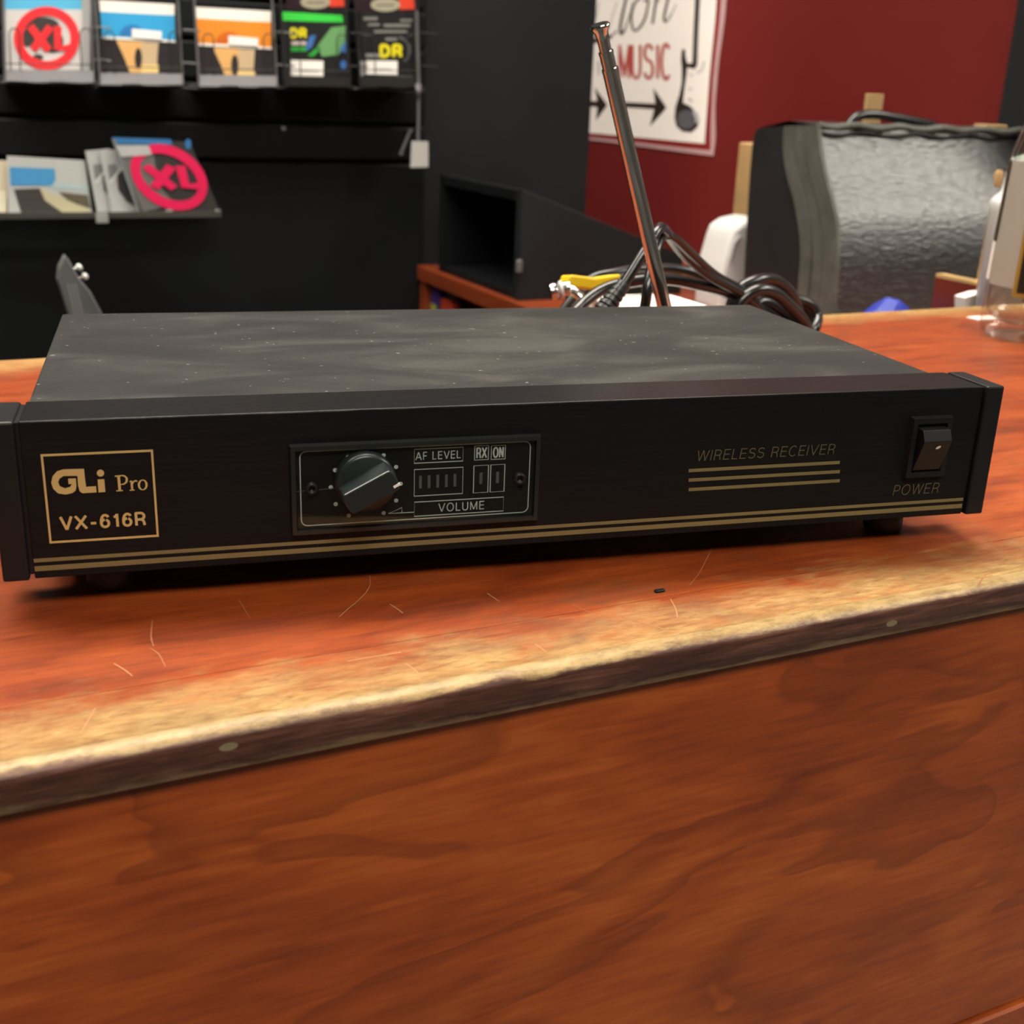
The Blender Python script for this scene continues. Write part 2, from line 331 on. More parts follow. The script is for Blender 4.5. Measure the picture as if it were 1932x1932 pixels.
def strokes2(mb, f, body, x0, z0, x1, z1, wt=.1, gap=.2, shear=0):
    tot = sum(GLY[c][0] for c in body) + gap * (len(body) - 1); H = z1 - z0; k = (x1 - x0 - shear * H) / tot; u = 0
    for c in body:
        for st in GLY[c][1]: stroke2(mb, f, [(x0 + (u + a) * k + shear * b * H, z0 + b * H) for a, b in st], wt * H)
        u += GLY[c][0] + gap

# ================================================================== THE ROOM
XR, YB, XE = 1.10, 1.45, 0.812                 # red wall, black partition wall face, its free end
fl = struct(world_mesh('floor', MB().box(-2.7, 3.7, -2.7, 2.8, -.05, 0), 'floor'))
ce = struct(world_mesh('ceiling', MB().box(-2.7, 3.7, -2.7, 2.8, 2.7, 2.75), 'ceil'))
wb = struct(world_mesh('wall_back', MB().box(-2.6, XE, YB, YB + .10, 0, 2.7), 'blackwall'))
yt = on(1901, 120, 0, XR - .03).y
wr = struct(world_mesh('wall_right', MB().box(XR, XR + .1, yt - .13, 2.7, 0, 2.7), 'redwall'))
struct(world_mesh('wall_side', MB().box(3.6, 3.7, -2.6, yt - .03, 0, 2.7), 'grey'))
struct(world_mesh('wall_rear', MB().box(XR + .1, 3.6, yt - .13, yt - .03, 0, 2.7), 'grey'))
struct(world_mesh('wall_left', MB().box(-2.7, -2.6, -2.6, 2.7, 0, 2.7), 'grey'))
struct(world_mesh('wall_front', MB().box(-2.6, 3.6, -2.7, -2.6, 0, 2.7), 'grey'))
struct(world_mesh('wall_far', MB().box(-2.6, XR, 2.7, 2.8, 0, 2.7), 'redwall'))
# black post on the red wall at the frame's right border
struct(obj('trim_1', MB().box(XR - .03, XR, yt - .13, yt, 0, 2.4), 'blackwall'))
# slat wall: boards with recessed joints on the black partition
XS = on(802, 250, 1, YB - .018).x
g1, g2 = on(300, 226, 1, YB - .018).z, on(300, 302, 1, YB - .018).z
pit = g1 - g2
def board(z0, z1): return world_mesh('slat', MB().bbox(-1.6, XS, YB - .018, YB - .0005, z0, z1, .0025, 1), 'slat', wb)
board(.1, g2 - .003)
for k in range(9): board(g2 + .003 + k * pit, g2 + (k + 1) * pit - .003)
board(g2 + .003 + 9 * pit, 2.3)

# ceiling lamps; the last ones are added to light the case and poster
for i, (lx, ly) in enumerate(LAMPS):
    where = ['above the slat wall aisle', 'above the red wall desk', 'behind the viewer', 'added out of view right of the red wall to light the padded case', 'added out of view in the far front corner to light the padded case', 'added out of view behind the black partition wall to light the poster'][i]
    t = thing('ceiling_light', 'white recessed fluorescent ceiling light ' + where, 'ceiling light', (lx, ly, 2.66), 'fluorescent ceiling lights')
    fr = MB()
    for a in ((-.63, -.60, -.33, .33), (.60, .63, -.33, .33), (-.60, .60, -.33, -.30), (-.60, .60, .30, .33)): fr.box(lx + a[0], lx + a[1], ly + a[2], ly + a[3], 2.655, 2.70)
    obj('frame', fr, 'trimwhite', t); obj('diffuser', MB().box(lx - .60, lx + .60, ly - .30, ly + .30, 2.67, 2.695), 'lamp', t)

# ================================================================== THE COUNTER
CF, CB = -.057, .352; TH = .0108
ct = thing('sales_counter', 'red-brown stained wooden sales counter with worn tan edges under the black receiver', 'counter', (0, 0, 0))
X0, X1 = -1.3, 1.06
YS = CF + .0285
top = obj('countertop', MB().box(X0, X1, YS + .00005, CB, ZC - TH, ZC).add([], []), 'top', ct)
stp = obj('edge_strip', MB().bbox(X0, X1, CF + .0050, YS - .00005, ZC - TH, ZC, .0001, 1), 'top', ct)
# object coordinates of the counter meshes are measured from the counter root (z from the floor); shift to the top
for o in (top, stp):
    for v in o.data.vertices: v.co.z -= ZC
    o.location.z = ZC
eb = MB(); prof = [(CF + .0050, 0)] + [(CF + .0046 * (1 - math.sin(a)), -.0030 * (1 - math.cos(a))) for a in [math.pi / 2 * k / 10 for k in range(11)]] + [(CF, -TH + .0006), (CF + .0006, -TH), (CF + .0050, -TH)]
n = len(prof); eb.add([(X0, y, z + ZC) for y, z in prof] + [(X1, y, z + ZC) for y, z in prof], [(i, i + 1, n + i + 1, n + i) for i in range(n - 1)] + [(n - 1, 0, n, 2 * n - 1), tuple(range(n)), tuple(range(n, 2 * n))], True)
e = obj('edge_band', eb, 'edge', ct)
for v in e.data.vertices: v.co.z -= ZC
e.location.z = ZC
zl = on(1870, 1908, 1, CF + .003).z
fp = obj('front_panel', MB().box(X0, X1, CF + .003, CF + .021, zl + .0012, ZC - TH), 'front', ct)
obj('lower_panel', MB().bbox(X0, X1, CF + .001, CF + .021, .06, zl - .0006, .001, 1), 'front', ct)
obj('kick_board', MB().box(X0, X1, CF + .05, CF + .068, 0, .06), 'plast', ct)
obj('end_panel', MB().box(X0, X0 + .02, CF + .021, CB - .02, .06, ZC - TH), 'front', ct)
obj('back_rail', MB().box(X0 + .02, X1, CB - .05, CB - .03, .70, ZC - TH), 'front', ct)
for x, y in ((431, 1409), (1682, 1176)):
    p = on(x, y, 1, CF); mb = MB(); ds = circ(0, 0, .0022, .0010, 12)
    mb.prism([(p.x + a, CF - .0001, p.z + b) for a, b in ds], (0, .0004, 0)); obj('dent', mb, 'dent', ct)
def scratch(pts, wd, m='scratch'):
    q = [on(x, y, 2, ZC) for x, y in pts]; mb = MB(); f = lambda a, b: Vector((a, b, ZC + .00008))
    stroke2(mb, f, [(p.x, p.y) for p in (q if len(q) < 3 else [Vector(v) for v in smooth([tuple(p) for p in q], 5)])], wd); obj('scratch', mb, m, ct)
scratch([(288, 1170), (285, 1200), (290, 1220)], .00045, 'scratchp'); scratch([(282, 1222), (300, 1235), (312, 1258)], .0004, 'scratchp')
scratch([(215, 1252), (235, 1264), (250, 1276)], .0004); scratch([(180, 1336), (165, 1362), (152, 1384)], .0004)
scratch([(735, 1140), (748, 1148), (760, 1157)], .0004); scratch([(920, 1120), (942, 1135)], .0004)
scratch([(655, 1248), (700, 1240), (757, 1231)], .0005); scratch([(765, 1252), (785, 1266), (793, 1284)], .0004)
scratch([(1080, 1140), (1100, 1150), (1130, 1162)], .0004, 'scratchp'); scratch([(1265, 1130), (1275, 1150), (1278, 1165)], .0004)
scratch([(1345, 1030), (1320, 1080), (1300, 1105)], .0004, 'scratchp'); scratch([(1710, 990), (1750, 1015), (1790, 1040)], .0005, 'scratchp')
scratch([(1845, 1105), (1860, 1085), (1880, 1078)], .0004, 'scratchp'); scratch([(450, 1130), (470, 1165)], .0003, 'scratchp')
scratch([(1010, 1215), (1030, 1230)], .0006); scratch([(1180, 1165), (1230, 1180), (1250, 1186)], .0003)
hp = [on(x, y, 2, ZC + .0003) for x, y in ((697, 1086), (698, 1102), (690, 1118), (672, 1136), (655, 1150), (640, 1164))]
tag(obj('hair', MB().tube(smooth([tuple(p) for p in hp], 5), .00013, 5), 'scratch'), 'thin pale curved hair lying on the counter before the receiver', 'hair')
p = on(1247, 1116, 2, ZC); tag(obj('crumb', MB().bbox(p.x - .0022, p.x + .0012, p.y - .0008, p.y + .0008, ZC, ZC + .0008, .0003, 1), 'plast'), 'tiny black crumb lying on the counter before the receiver', 'crumb')

# ================================================================== THE RECEIVER
rc = thing('wireless_receiver', 'black half-rack wireless receiver with gold lettering, standing on the counter', 'receiver', (0, 0, ZC), rz=YAW)
def W3(x, y, z): return DEV @ Vector((x, y, z))
def dmb(mb): mb.v = [DEV @ v for v in mb.v]; return mb
Z0, Z1, HW, DS = .010, .054, .14626, .0212
fpn = obj('faceplate', dmb(MB().bbox(-HW, HW, 0, DS, Z0, Z1, .0004, 2)), 'anod', rc)
XB0, XB1, DB = -.1458, .1413, .156
cv = MB().bbox(XB0, XB1, DS + .0001, DB, Z0 + .0006, Z1 - .0002, .0008, 2); obj('top_cover', dmb(cv), 'dusty', rc)
obj('cover_lip', dmb(MB().box(XB0 + .01, XB1 - .01, .004, DB - .004, Z0 - .0012, Z0 + .0006)), 'plast', rc)
for s in (-1, 1):
    a, b = sorted((s * (HW + .0012), s * (HW + .0080)))
    obj('end_cap', dmb(MB().bbox(a, b, -.0006, DS, Z0 - .0003, Z1 + .0001, .0007, 2)), 'plast', rc)
    a, b = sorted((s * HW, s * (HW + .0013))); obj('cap_spacer', dmb(MB().box(a, b, .0012, DS - .001, Z0 + .001, Z1 - .0006)), 'plast', rc)
    for y in (.017, .138):
        T = Matrix.Translation((s * .128, y, 0)); obj('foot', dmb(MB().lathe([(0, 0), (.0058, 0), (.0066, .001), (.0066, .0088), (0, .0088)], n=20, T=T)), 'rubber', rc)
def F(yy, org=(0, 0), s=1):
    def f(u, v):
        x, z = dev(org[0] + u * s, org[1] + v * s, yy); return W3(x, yy, z)
    return f
def R(yy):                                     # direct receiver coordinates (x, z)
    return lambda x, z: W3(x, yy, z)
# gold badge
z1 = F(-.00012, (0, 740), .20704); q1 = lambda u, v: dev(u * .20704, 740 + v * .20704, 0)
mb = MB(); (a, b), (c, d) = q1(385, 575), q1(1425, 1300)
xa, xb = (q1(385, 575)[0] + q1(458, 1370)[0]) / 2, (q1(1385, 530)[0] + q1(1437, 1303)[0]) / 2
zb, za = (q1(458, 1370)[1] + q1(1437, 1303)[1]) / 2, (q1(385, 575)[1] + q1(1385, 530)[1]) / 2
stroke2(mb, R(-.00012), [(xa, zb), (xb, zb), (xb, za), (xa, za)], .00085, True); obj('badge_frame', mb, 'gold', fpn)
mb = MB(); mb.poly([z1(*p) for p in [(765, 697), (775, 790), (785, 862), (875, 855), (880, 912), (750, 920), (725, 900), (712, 850), (705, 762), (580, 763), (545, 785), (530, 818), (545, 855), (590, 875), (640, 862), (655, 835), (625, 838), (620, 788), (690, 783), (697, 850), (690, 895), (660, 918), (600, 932), (530, 922), (485, 880), (467, 825), (480, 765), (520, 720), (580, 702)]])
mb.poly([z1(*p) for p in [(890, 795), (950, 792), (960, 908), (898, 913)]]); mb.poly([z1(*p) for p in circ(916, 737, 34, 32)]); obj('logo_lettering', mb, 'gold', fpn)
mb = MB(); stroke2(mb, z1, [(1080, 762), (1092, 895)], 25); stroke2(mb, z1, [(1046, 765), (1104, 762)], 12); stroke2(mb, z1, [(1060, 899), (1120, 895)], 10)
stroke2(mb, z1, smooth([(1085, 762), (1125, 760), (1152, 780), (1152, 815), (1128, 836), (1092, 840)]), [10] * 6 + [14] * 6 + [20] * 8 + [14] * 6 + [9] * 5)
stroke2(mb, z1, [(1198, 812), (1206, 890)], 20); stroke2(mb, z1, [(1182, 894), (1228, 891)], 9); stroke2(mb, z1, [(1180, 814), (1203, 808)], 9); stroke2(mb, z1, smooth([(1206, 838), (1218, 815), (1236, 807), (1250, 813)], 4), 13)
o_, i_ = circ(1301, 844, 45, 49, 28), circ(1301, 844, 25, 40, 28); mb.add([z1(*p) for p in o_ + i_], [(i, (i + 1) % 28, 28 + (i + 1) % 28, 28 + i) for i in range(28)]); obj('pro_lettering', mb, 'gold', fpn)
def dtext(par, name, body, tl, tr, bl, br, m, yy=-.00012, shear=0, wt=.1, gap=.2):  # four pixel corners -> a true rectangle on the panel
    P = [dev(*p, yy) for p in (tl, tr, bl, br)]; x0 = (P[0][0] + P[2][0]) / 2; x1 = (P[1][0] + P[3][0]) / 2; zz0 = (P[2][1] + P[3][1]) / 2; zz1 = (P[0][1] + P[1][1]) / 2
    mb = MB(); strokes2(mb, R(yy), body, x0, zz0, x1, zz1, wt, gap, shear); return obj(name, mb, m, par)
S1 = lambda u, v: (u * .20704, 740 + v * .20704)
dtext(fpn, 'model_lettering', 'VX-616R', S1(550, 1135), S1(1318, 1095), S1(560, 1250), S1(1326, 1215), 'gold', wt=.19, gap=.24)
S3 = lambda u, v: (1260 + u * .3478, 680 + v * .3478)
dtext(fpn, 'title_lettering', 'WIRELESS RECEIVER', S3(157, 490), S3(910, 452), S3(157, 548), S3(910, 505), 'gold3', shear=.12, wt=.10)
dtext(fpn, 'power_lettering', 'POWER', S3(1224, 675), S3(1476, 665), S3(1220, 732), S3(1472, 718), 'gold3', shear=.12, wt=.09)
def stripe(a, b, wd, m):
    (x0, za), (x1, zb) = dev(*a), dev(*b); zz = (za + zb) / 2; mb = MB(); rect2(mb, R(-.00012), x0, zz - wd / 2, x1, zz + wd / 2); obj('stripe', mb, m, fpn)
for va, vb in ((600, 550), (650, 601), (702, 650)): stripe(S3(112, va), S3(932, vb), .0011, 'gold2')
(xl, _), (xr, _) = dev(64, 1060), dev(1817, 940)
zA = (dev(200, 1047)[1] + dev(1700, 951)[1]) / 2; zB = (dev(200, 1063)[1] + dev(1700, 965)[1]) / 2
for zz, wd, m in ((dev(150, 1053)[1] * .5 + dev(1600, 955)[1] * .5, .0011, 'gold2'), (dev(150, 1068)[1] * .5 + dev(1600, 968)[1] * .5, .0015, 'gold2')):
    mb = MB(); rect2(mb, R(-.00012), xl, zz - wd / 2, xr, zz + wd / 2); obj('stripe', mb, m, fpn)

# control panel under its clear cover
q2 = lambda u, v, yy=0: dev(520 + u * .26915, 790 + v * .26915, yy)
pc = [q2(90, 185), q2(1855, 95), q2(105, 815), q2(1830, 700)]
px0, px1 = (pc[0][0] + pc[2][0]) / 2, (pc[1][0] + pc[3][0]) / 2; pz0, pz1 = (pc[2][1] + pc[3][1]) / 2, (pc[0][1] + pc[1][1]) / 2
pn = obj('control_panel', dmb(MB().box(px0 + .0008, px1 - .0008, -.0004, .001, pz0 + .0008, pz1 - .0008)), 'panelblk', rc)
LY = -.00055; LF = R(LY)
def pz(u, v): return q2(u, v, LY)
leg = MB()
c4 = [pz(170, 235), pz(1785, 155), pz(180, 750), pz(1770, 655)]; ax, bx = (c4[0][0] + c4[2][0]) / 2, (c4[1][0] + c4[3][0]) / 2; az, bz = (c4[2][1] + c4[3][1]) / 2, (c4[0][1] + c4[1][1]) / 2
r_ = .0018; bor = []
for (ccx, ccz, st) in ((bx - r_, bz - r_, 0), (ax + r_, bz - r_, 90), (ax + r_, az + r_, 180), (bx - r_, az + r_, 270)): bor += circ(ccx, ccz, r_, n=5, a0=math.radians(st), a1=math.radians(st + 90))
stroke2(leg, LF, bor, .0003, True); obj('border_line', leg, 'legend', pn)
def qbox(u0, v0, u1, v1, name='legend_box', sk=.058):   # box given by zoom coords (top-left, bottom-right, rows slope by sk)
    dv = (u1 - u0) * sk; P = [pz(u0, v0), pz(u1, v0 - dv), pz(u0, v1), pz(u1, v1 - dv)]
    a, b = (P[0][0] + P[2][0]) / 2, (P[1][0] + P[3][0]) / 2; lo, hi = (P[2][1] + P[3][1]) / 2, (P[0][1] + P[1][1]) / 2
    mb = MB(); stroke2(mb, LF, [(a, lo), (b, lo), (b, hi), (a, hi)], .0003, True); obj(name, mb, 'legend', pn); return a, b, lo, hi
def ptext(box, body, fx0, fx1, fz0, fz1, wt=.12):
    a, b, lo, hi = box; mb = MB(); strokes2(mb, LF, body, a + (b - a) * fx0, lo + (hi - lo) * fz0, a + (b - a) * fx1, lo + (hi - lo) * fz1, wt, .24); obj('legend_lettering', mb, 'legend', pn)
ptext(qbox(972, 217, 1314, 314), 'AF LEVEL', .03, .95, .22, .78)
ptext(qbox(1395, 192, 1492, 290), 'RX', .15, .86, .13, .87, .15); ptext(qbox(1512, 190, 1610, 286), 'ON', .15, .86, .13, .87, .15)
B = qbox(972, 358, 1312, 543)
for i in range(5):
    mb = MB(); xx = B[0] + (B[1] - B[0]) * (.125 + .178 * i); rect2(mb, LF, xx - .0004, B[2] + (B[3] - B[2]) * .28, xx + .0004, B[2] + (B[3] - B[2]) * .76); obj('level_indicator', mb, 'tick', pn)
for (u0, u1, v0, v1) in ((1388, 1490, 330, 520), (1506, 1604, 324, 514)):
    b4 = qbox(u0, v0, u1, v1); mb = MB(); xx = (b4[0] + b4[1]) / 2; rect2(mb, LF, xx - .00045, b4[2] + (b4[3] - b4[2]) * .32, xx + .00045, b4[2] + (b4[3] - b4[2]) * .74); obj('indicator_lamp', mb, 'tick', pn)
ptext(qbox(972, 585, 1597, 683), 'VOLUME', .27, .78, .22, .80)
mb = MB(); stroke2(mb, lambda u, v: LF(*pz(u, v)), [(970, 655), (790, 664), (886, 622), (886, 658)], 6); obj('volume_pointer', mb, 'legend', pn)
for u, v in ((507, 270), (634, 234), (757, 256), (845, 338), (877, 456), (845, 573), (757, 661), (513, 679), (422, 598), (387, 480), (416, 360)):
    c = pz(u, v); mb = MB(); mb.poly([LF(*p) for p in circ(c[0], c[1], .00062, n=12)]); obj('dial_dot', mb, 'legend', pn)
ca, cb_ = pz(130, 512), pz(455, 484); mb = MB(); stroke2(mb, LF, [ca, cb_], .00022); obj('hairline', mb, 'tick', pn)
for u, v in ((252, 488), (1708, 418)):
    x, z = q2(u, v, -.0012); T = Matrix.Translation((x, -.0004, z)) @ Matrix.Rotation(math.pi / 2, 4, 'X')
    sc = obj('screw', dmb(MB().lathe([(.0018, 0), (.0018, .0014), (.0015, .0018), (.0009, .0018), (.0009, .0008), (0, .0008)], n=18, T=T)), 'plast', rc)
# clear cover: bevelled edge frame and pane
def frame_ring(x0, x1, a0, a1, wd, y0, y1):
    mb = MB(); o = [(x0, a0), (x1, a0), (x1, a1), (x0, a1)]; i = [(x0 + wd, a0 + wd), (x1 - wd, a0 + wd), (x1 - wd, a1 - wd), (x0 + wd, a1 - wd)]
    mb.add([(x, y1, z) for x, z in o] + [(x, y0, z) for x, z in [(o[k][0] * .75 + i[k][0] * .25, o[k][1] * .75 + i[k][1] * .25) for k in range(4)]] + [(x, y0, z) for x, z in i] + [(x, y1, z) for x, z in i],
           [(k, (k + 1) % 4, 4 + (k + 1) % 4, 4 + k) for k in range(4)] + [(4 + k, 4 + (k + 1) % 4, 8 + (k + 1) % 4, 8 + k) for k in range(4)] + [(8 + k, 8 + (k + 1) % 4, 12 + (k + 1) % 4, 12 + k) for k in range(4)])
    return dmb(mb)
cc = obj('cover_frame', frame_ring(px0, px1, pz0, pz1, .0016, -.0020, -.0001), 'clearedge', rc); cc['label'] = 'clear plastic rim of the control panel cover'
obj('cover_pane', dmb(MB().box(px0 + .002, px1 - .002, -.0011, -.0007, pz0 + .002, pz1 - .002)), 'clear', rc)
# volume knob: round skirt with a bar grip
kx, kz = q2(645, 465, -.006); TK = Matrix.Translation((kx, -.0004, kz)) @ Matrix.Rotation(math.pi / 2, 4, 'X')
kn = obj('volume_knob', dmb(MB().lathe([(.0086, 0), (.0086, .0035), (.0082, .0042), (.0076, .0046), (0, .0046)], n=40, T=TK)), 'knob', rc)
TB = TK @ Matrix.Rotation(math.radians(27), 4, 'Z')
gb = MB(); pr = []
for sgn, rng in ((1, range(-4, 5)), (-1, range(-4, 5))):
    for k in rng: 
        a = math.radians(k * 6.5) + (0 if sgn > 0 else math.pi); pr.append((.0082 * math.cos(a), .0080 * math.sin(a)))
lo_ = [TB @ Vector((x, y, .0040)) for x, y in pr]; hi_ = [TB @ Vector((x * .97, y * .93, .0125)) for x, y in pr]; n = len(pr)
gb.add(lo_ + hi_, [tuple(range(n, 2 * n)), tuple(range(n))] + [(i, (i + 1) % n, n + (i + 1) % n, n + i) for i in range(n)]); obj('knob_grip', dmb(gb), 'knob', kn, .0005)
T2 = TB @ Matrix.Translation((.0072, -.0016, .0126)); obj('knob_pointer', dmb(MB().box(-.0012, .0009, -.00035, .00035, -.0004, .0001, T=T2)), 'white', kn)
# power switch: raised frame with a tilted rocker
sw = [dev(*p) for p in ((1713, 785), (1791, 783), (1704, 903), (1782, 897))]
sx0, sx1 = (sw[0][0] + sw[2][0]) / 2, (sw[1][0] + sw[3][0]) / 2; sz0, sz1 = (sw[2][1] + sw[3][1]) / 2, (sw[0][1] + sw[1][1]) / 2
ps = obj('power_switch', frame_ring(sx0, sx1, sz0, sz1, .0023, -.0018, .0), 'plast', rc)
obj('switch_well', dmb(MB().box(sx0 + .0022, sx1 - .0022, -.0003, .001, sz0 + .0022, sz1 - .0022)), 'panelblk', ps)
ra, rb, rl, rh = sx0 + .0027, sx1 - .0027, sz0 + .0027, sz1 - .0034
rp = [(-.0003, rl), (-.0016, rl + .0003), (-.0058, rh - .0038), (-.0042, rh - .0004), (-.0003, rh)]
mb = MB(); mb.prism([Vector((ra, y, z)) for y, z in rp], (rb - ra, 0, 0)); obj('rocker', dmb(mb), 'plast', ps, .0002)
mb = MB(); cxr = (ra + rb) / 2 + .0008; t_ = .80
yd = -.0016 + (-.0058 + .0016) * t_ - .00015; zd = rl + .0003 + (rh - .0038 - rl - .0003) * t_
mb.poly([W3(cxr + a, yd - b * .45, zd + b) for a, b in circ(0, 0, .0009, .0006, 14, tilt=.5)]); obj('rocker_dot', mb, 'white', ps)
# telescopic antenna on the rear panel
A0, A1 = on(1258, 600, 1, .160), on(1131, 45, 1, .150)
ab = DEV @ Vector((.1045, DB + .004, .030)); ax_ = (A1 - A0).normalized()
def at(t): return A0 + (A1 - A0) * t
RA = .0033
ant = obj('antenna', MB().tube([at(-.05), at(.862)], RA, 20), 'chrome', rc)
obj('antenna_section', MB().tube([at(.862), at(.8622), at(.915), at(.9152)], [RA * .9] * 4, 20), 'chrome', ant); obj('antenna_ring', MB().tube([at(.855), at(.866)], RA * 1.03, 20), 'chrome', ant)
obj('antenna_section', MB().tube([at(.915), at(.97)], RA * .76, 20), 'chrome', ant); obj('antenna_ring', MB().tube([at(.909), at(.918)], RA * .94, 20), 'chrome', ant)
obj('antenna_tip', MB().tube([at(.955), at(.975), at(.988), at(.995), at(1.0)], [RA * .76, RA * .85, RA * 1.2, RA * 1.25, RA * 1.05], 20), 'chrome', ant)
obj('antenna_pivot', MB().tube([DEV @ Vector(((DEVI @ at(-.05)).x, DB - .001, (DEVI @ at(-.05)).z)), at(-.05) + Vector((0, .004, 0))], .0045, 16), 'plast', rc)

# ================================================================== CABLES BEHIND THE RECEIVER
def line3(pts, r=.0035, ends=3):               # cable course; free ends run down onto the counter
    P = [on(x, y, 1, Y) for x, y, Y in pts]
    def down(p, s): return [Vector((p.x + s * .006, p.y + .002, ZC + max(r * 2.2, (p.z - ZC) * .35))), Vector((p.x + s * .016, p.y + .004, ZC + r)), Vector((p.x + s * .034, p.y + .010, ZC + r))]
    if ends & 1: P = down(P[0], -1)[::-1] + P
    if ends & 2: P = P + down(P[-1], -1)
    return smooth([tuple(p) for p in P], 6)
cbx0, cbx1 = on(1200, 580, 1, .27).x, on(1352, 580, 1, .27).x
zt = on(1270, 572, 1, .29).z
tag(obj('paper_box', MB().bbox(cbx0, cbx1, .255, .325, ZC, zt, .001, 1), 'paper'), 'low white cardboard box lying on the counter under the black cables', 'box')
cab = [
    ('black cable arching over the white box from yellow tape to coil', [(1080, 600, .24), (1100, 572, .245), (1140, 545, .25), (1200, 530, .25), (1260, 527, .25), (1320, 538, .25), (1380, 555, .255), (1440, 585, .26), (1480, 620, .262)], .0032),
    ('thin black cable rising to a peak beside the antenna and falling right', [(1215, 585, .19), (1222, 540, .19), (1238, 470, .20), (1252, 445, .21), (1275, 452, .22), (1310, 485, .235), (1350, 520, .25), (1400, 548, .26), (1450, 590, .275), (1475, 625, .28)], .0026),
    ('dark cable lying low behind the yellow tape', [(1060, 590, .32), (1110, 530, .32), (1160, 515, .32), (1230, 505, .325), (1300, 512, .325), (1370, 545, .325), (1420, 580, .325), (1440, 610, .325)], .0030),
]
for lb, pts, r in cab: tag(obj('cable', MB().tube(line3(pts), r, 10), 'cable'), lb, 'cable', 'cables behind the receiver')
pl = thing('power_cord', 'black power cord with ribbed strain relief leaning against the antenna', 'power cord', on(1150, 600, 1, .185))
obj('cord', MB().tube(line3([(1172, 545, .185), (1195, 508, .186), (1220, 468, .188), (1245, 430, .196), (1262, 445, .215), (1290, 480, .235), (1340, 522, .245), (1395, 552, .250), (1440, 590, .256), (1465, 625, .258)], .0026, 2), .0026, 10), 'cable', pl)
a, b = on(1140, 585, 1, .184), on(1174, 540, 1, .185)
for k in range(6):
    c = a + (b - a) * (k / 5); d_ = (b - a).normalized() * .0008; obj('strain_rib', MB().tube([c - d_, c + d_], .0050 - .0003 * k, 12), 'plug', pl)
pe = a - (b - a) * ((a.z - ZC - .006) / (b.z - a.z)); obj('strain_core', MB().tube([pe, b + (b - a) * .1], .0034, 10), 'plug', pl); obj('plug_body', MB().tube([pe, pe + (a - pe) * .55], .0058, 14), 'plug', pl)
ck = thing('cable_coil', 'looped coil of thick black cable by the receiver back corner on the counter', 'cable', on(1500, 620, 2, ZC))
for i, pts in enumerate((
    [(1375, 600, .262), (1382, 570, .262), (1400, 542, .262), (1435, 527, .264), (1465, 530, .27), (1490, 552, .275), (1505, 585, .28), (1508, 612, .28), (1500, 635, .28)],
    [(1385, 602, .25), (1400, 566, .25), (1430, 547, .25), (1460, 552, .252), (1485, 572, .255), (1515, 605, .26), (1522, 630, .262)],
    [(1420, 580, .268), (1445, 570, .27), (1480, 590, .272), (1500, 612, .272), (1512, 640, .272)],
    [(1440, 598, .272), (1470, 575, .282), (1500, 566, .288), (1528, 575, .288), (1541, 596, .286), (1538, 618, .28), (1525, 640, .28)],
    [(1400, 590, .29), (1440, 560, .295), (1480, 557, .30), (1515, 572, .30), (1530, 600, .30), (1528, 620, .30)],
)): obj('cable_turn', MB().tube(line3(pts), .0036, 10), 'cable', ck)
q = [on(x, y, 1, .27) for x, y in ((1078, 518), (1125, 524), (1172, 517), (1170, 541), (1120, 546), (1070, 540))]
tag(obj('yellow_tape', MB().prism(q, (0, .012, -.002)), 'yellow', bev=.0012), 'yellow tape wrap on the cable left of the antenna', 'tape')
a, b = on(1038, 551, 1, .275), on(1075, 543, 1, .272)
sp_ = thing('cable_plug', 'silver cable plug beside the yellow tape wrap', 'plug', on(1055, 552, 1, .272))
obj('plug_shell', MB().tube([a, a + (b - a) * .25, a + (b - a) * .3, b], [.0045, .0050, .0042, .0040], 14), 'silver', sp_); obj('plug_ring', MB().tube([a + (b - a) * .5, a + (b - a) * .62], .0050, 14), 'wplast', sp_)
obj('plug_tail', MB().tube([tuple(b), tuple(on(1095, 560, 1, .262)), tuple(on(1110, 600, 1, .262))], .0026, 8), 'silver', sp_)

# ================================================================== BOTTLE ON THE COUNTER
bc = Vector((.4835, .2470, ZC)); RB = .0345
bt = thing('glass_bottle', 'clear glass bottle with gold-edged black label on the counter at the right', 'bottle', bc)
def bz(prof): return [(r, z) for r, z in prof]
outer = [(0, .003), (.020, .0015), (RB - .006, 0), (RB - .001, .003), (RB, .008), (RB * .985, .05), (RB * .93, .115), (RB * .78, .135), (RB * .45, .155), (RB * .36, .17), (RB * .36, .205)]
inner = [(RB * .30, .205), (RB * .30, .17), (RB * .40, .153), (RB * .72, .133), (RB * .87, .113), (RB * .92, .05), (RB * .92, .016), (RB * .7, .010), (0, .012)]
obj('glass_body', MB().lathe(outer + inner, bc, 40), 'glass', bt)
obj('screw_cap', MB().lathe([(RB * .42, .190), (RB * .42, .215), (0, .215)], bc, 24), 'plast', bt)
va = math.atan2(CAM.y - bc.y, CAM.x - bc.x)
def rad(z): return RB * (1 - .015 * min(z, .05) / .05 - max(0, z - .05) * .055 / .065)
def wrap(name, a0, a1, z0, z1, m, off=.0004):
    zs = [z0 + (z1 - z0) * k / 6 for k in range(7)]
    obj(name, MB().lathe([(rad(z) + off, z) for z in zs], bc, 14, a0=va + a0, a1=va + a1), m, bt)
wrap('label_edge', -1.55, -1.18, .060, .110, 'labdark', .0006); wrap('label_white', -1.55, -1.22, .036, .060, 'paper', .0006)
wrap('label_side', -1.20, -.46, .034, .110, 'labback')
wrap('label_border', -.50, .9, .029, .112, 'labgold', .0008); wrap('label_front', -.42, .82, .032, .109, 'lab', .0012)

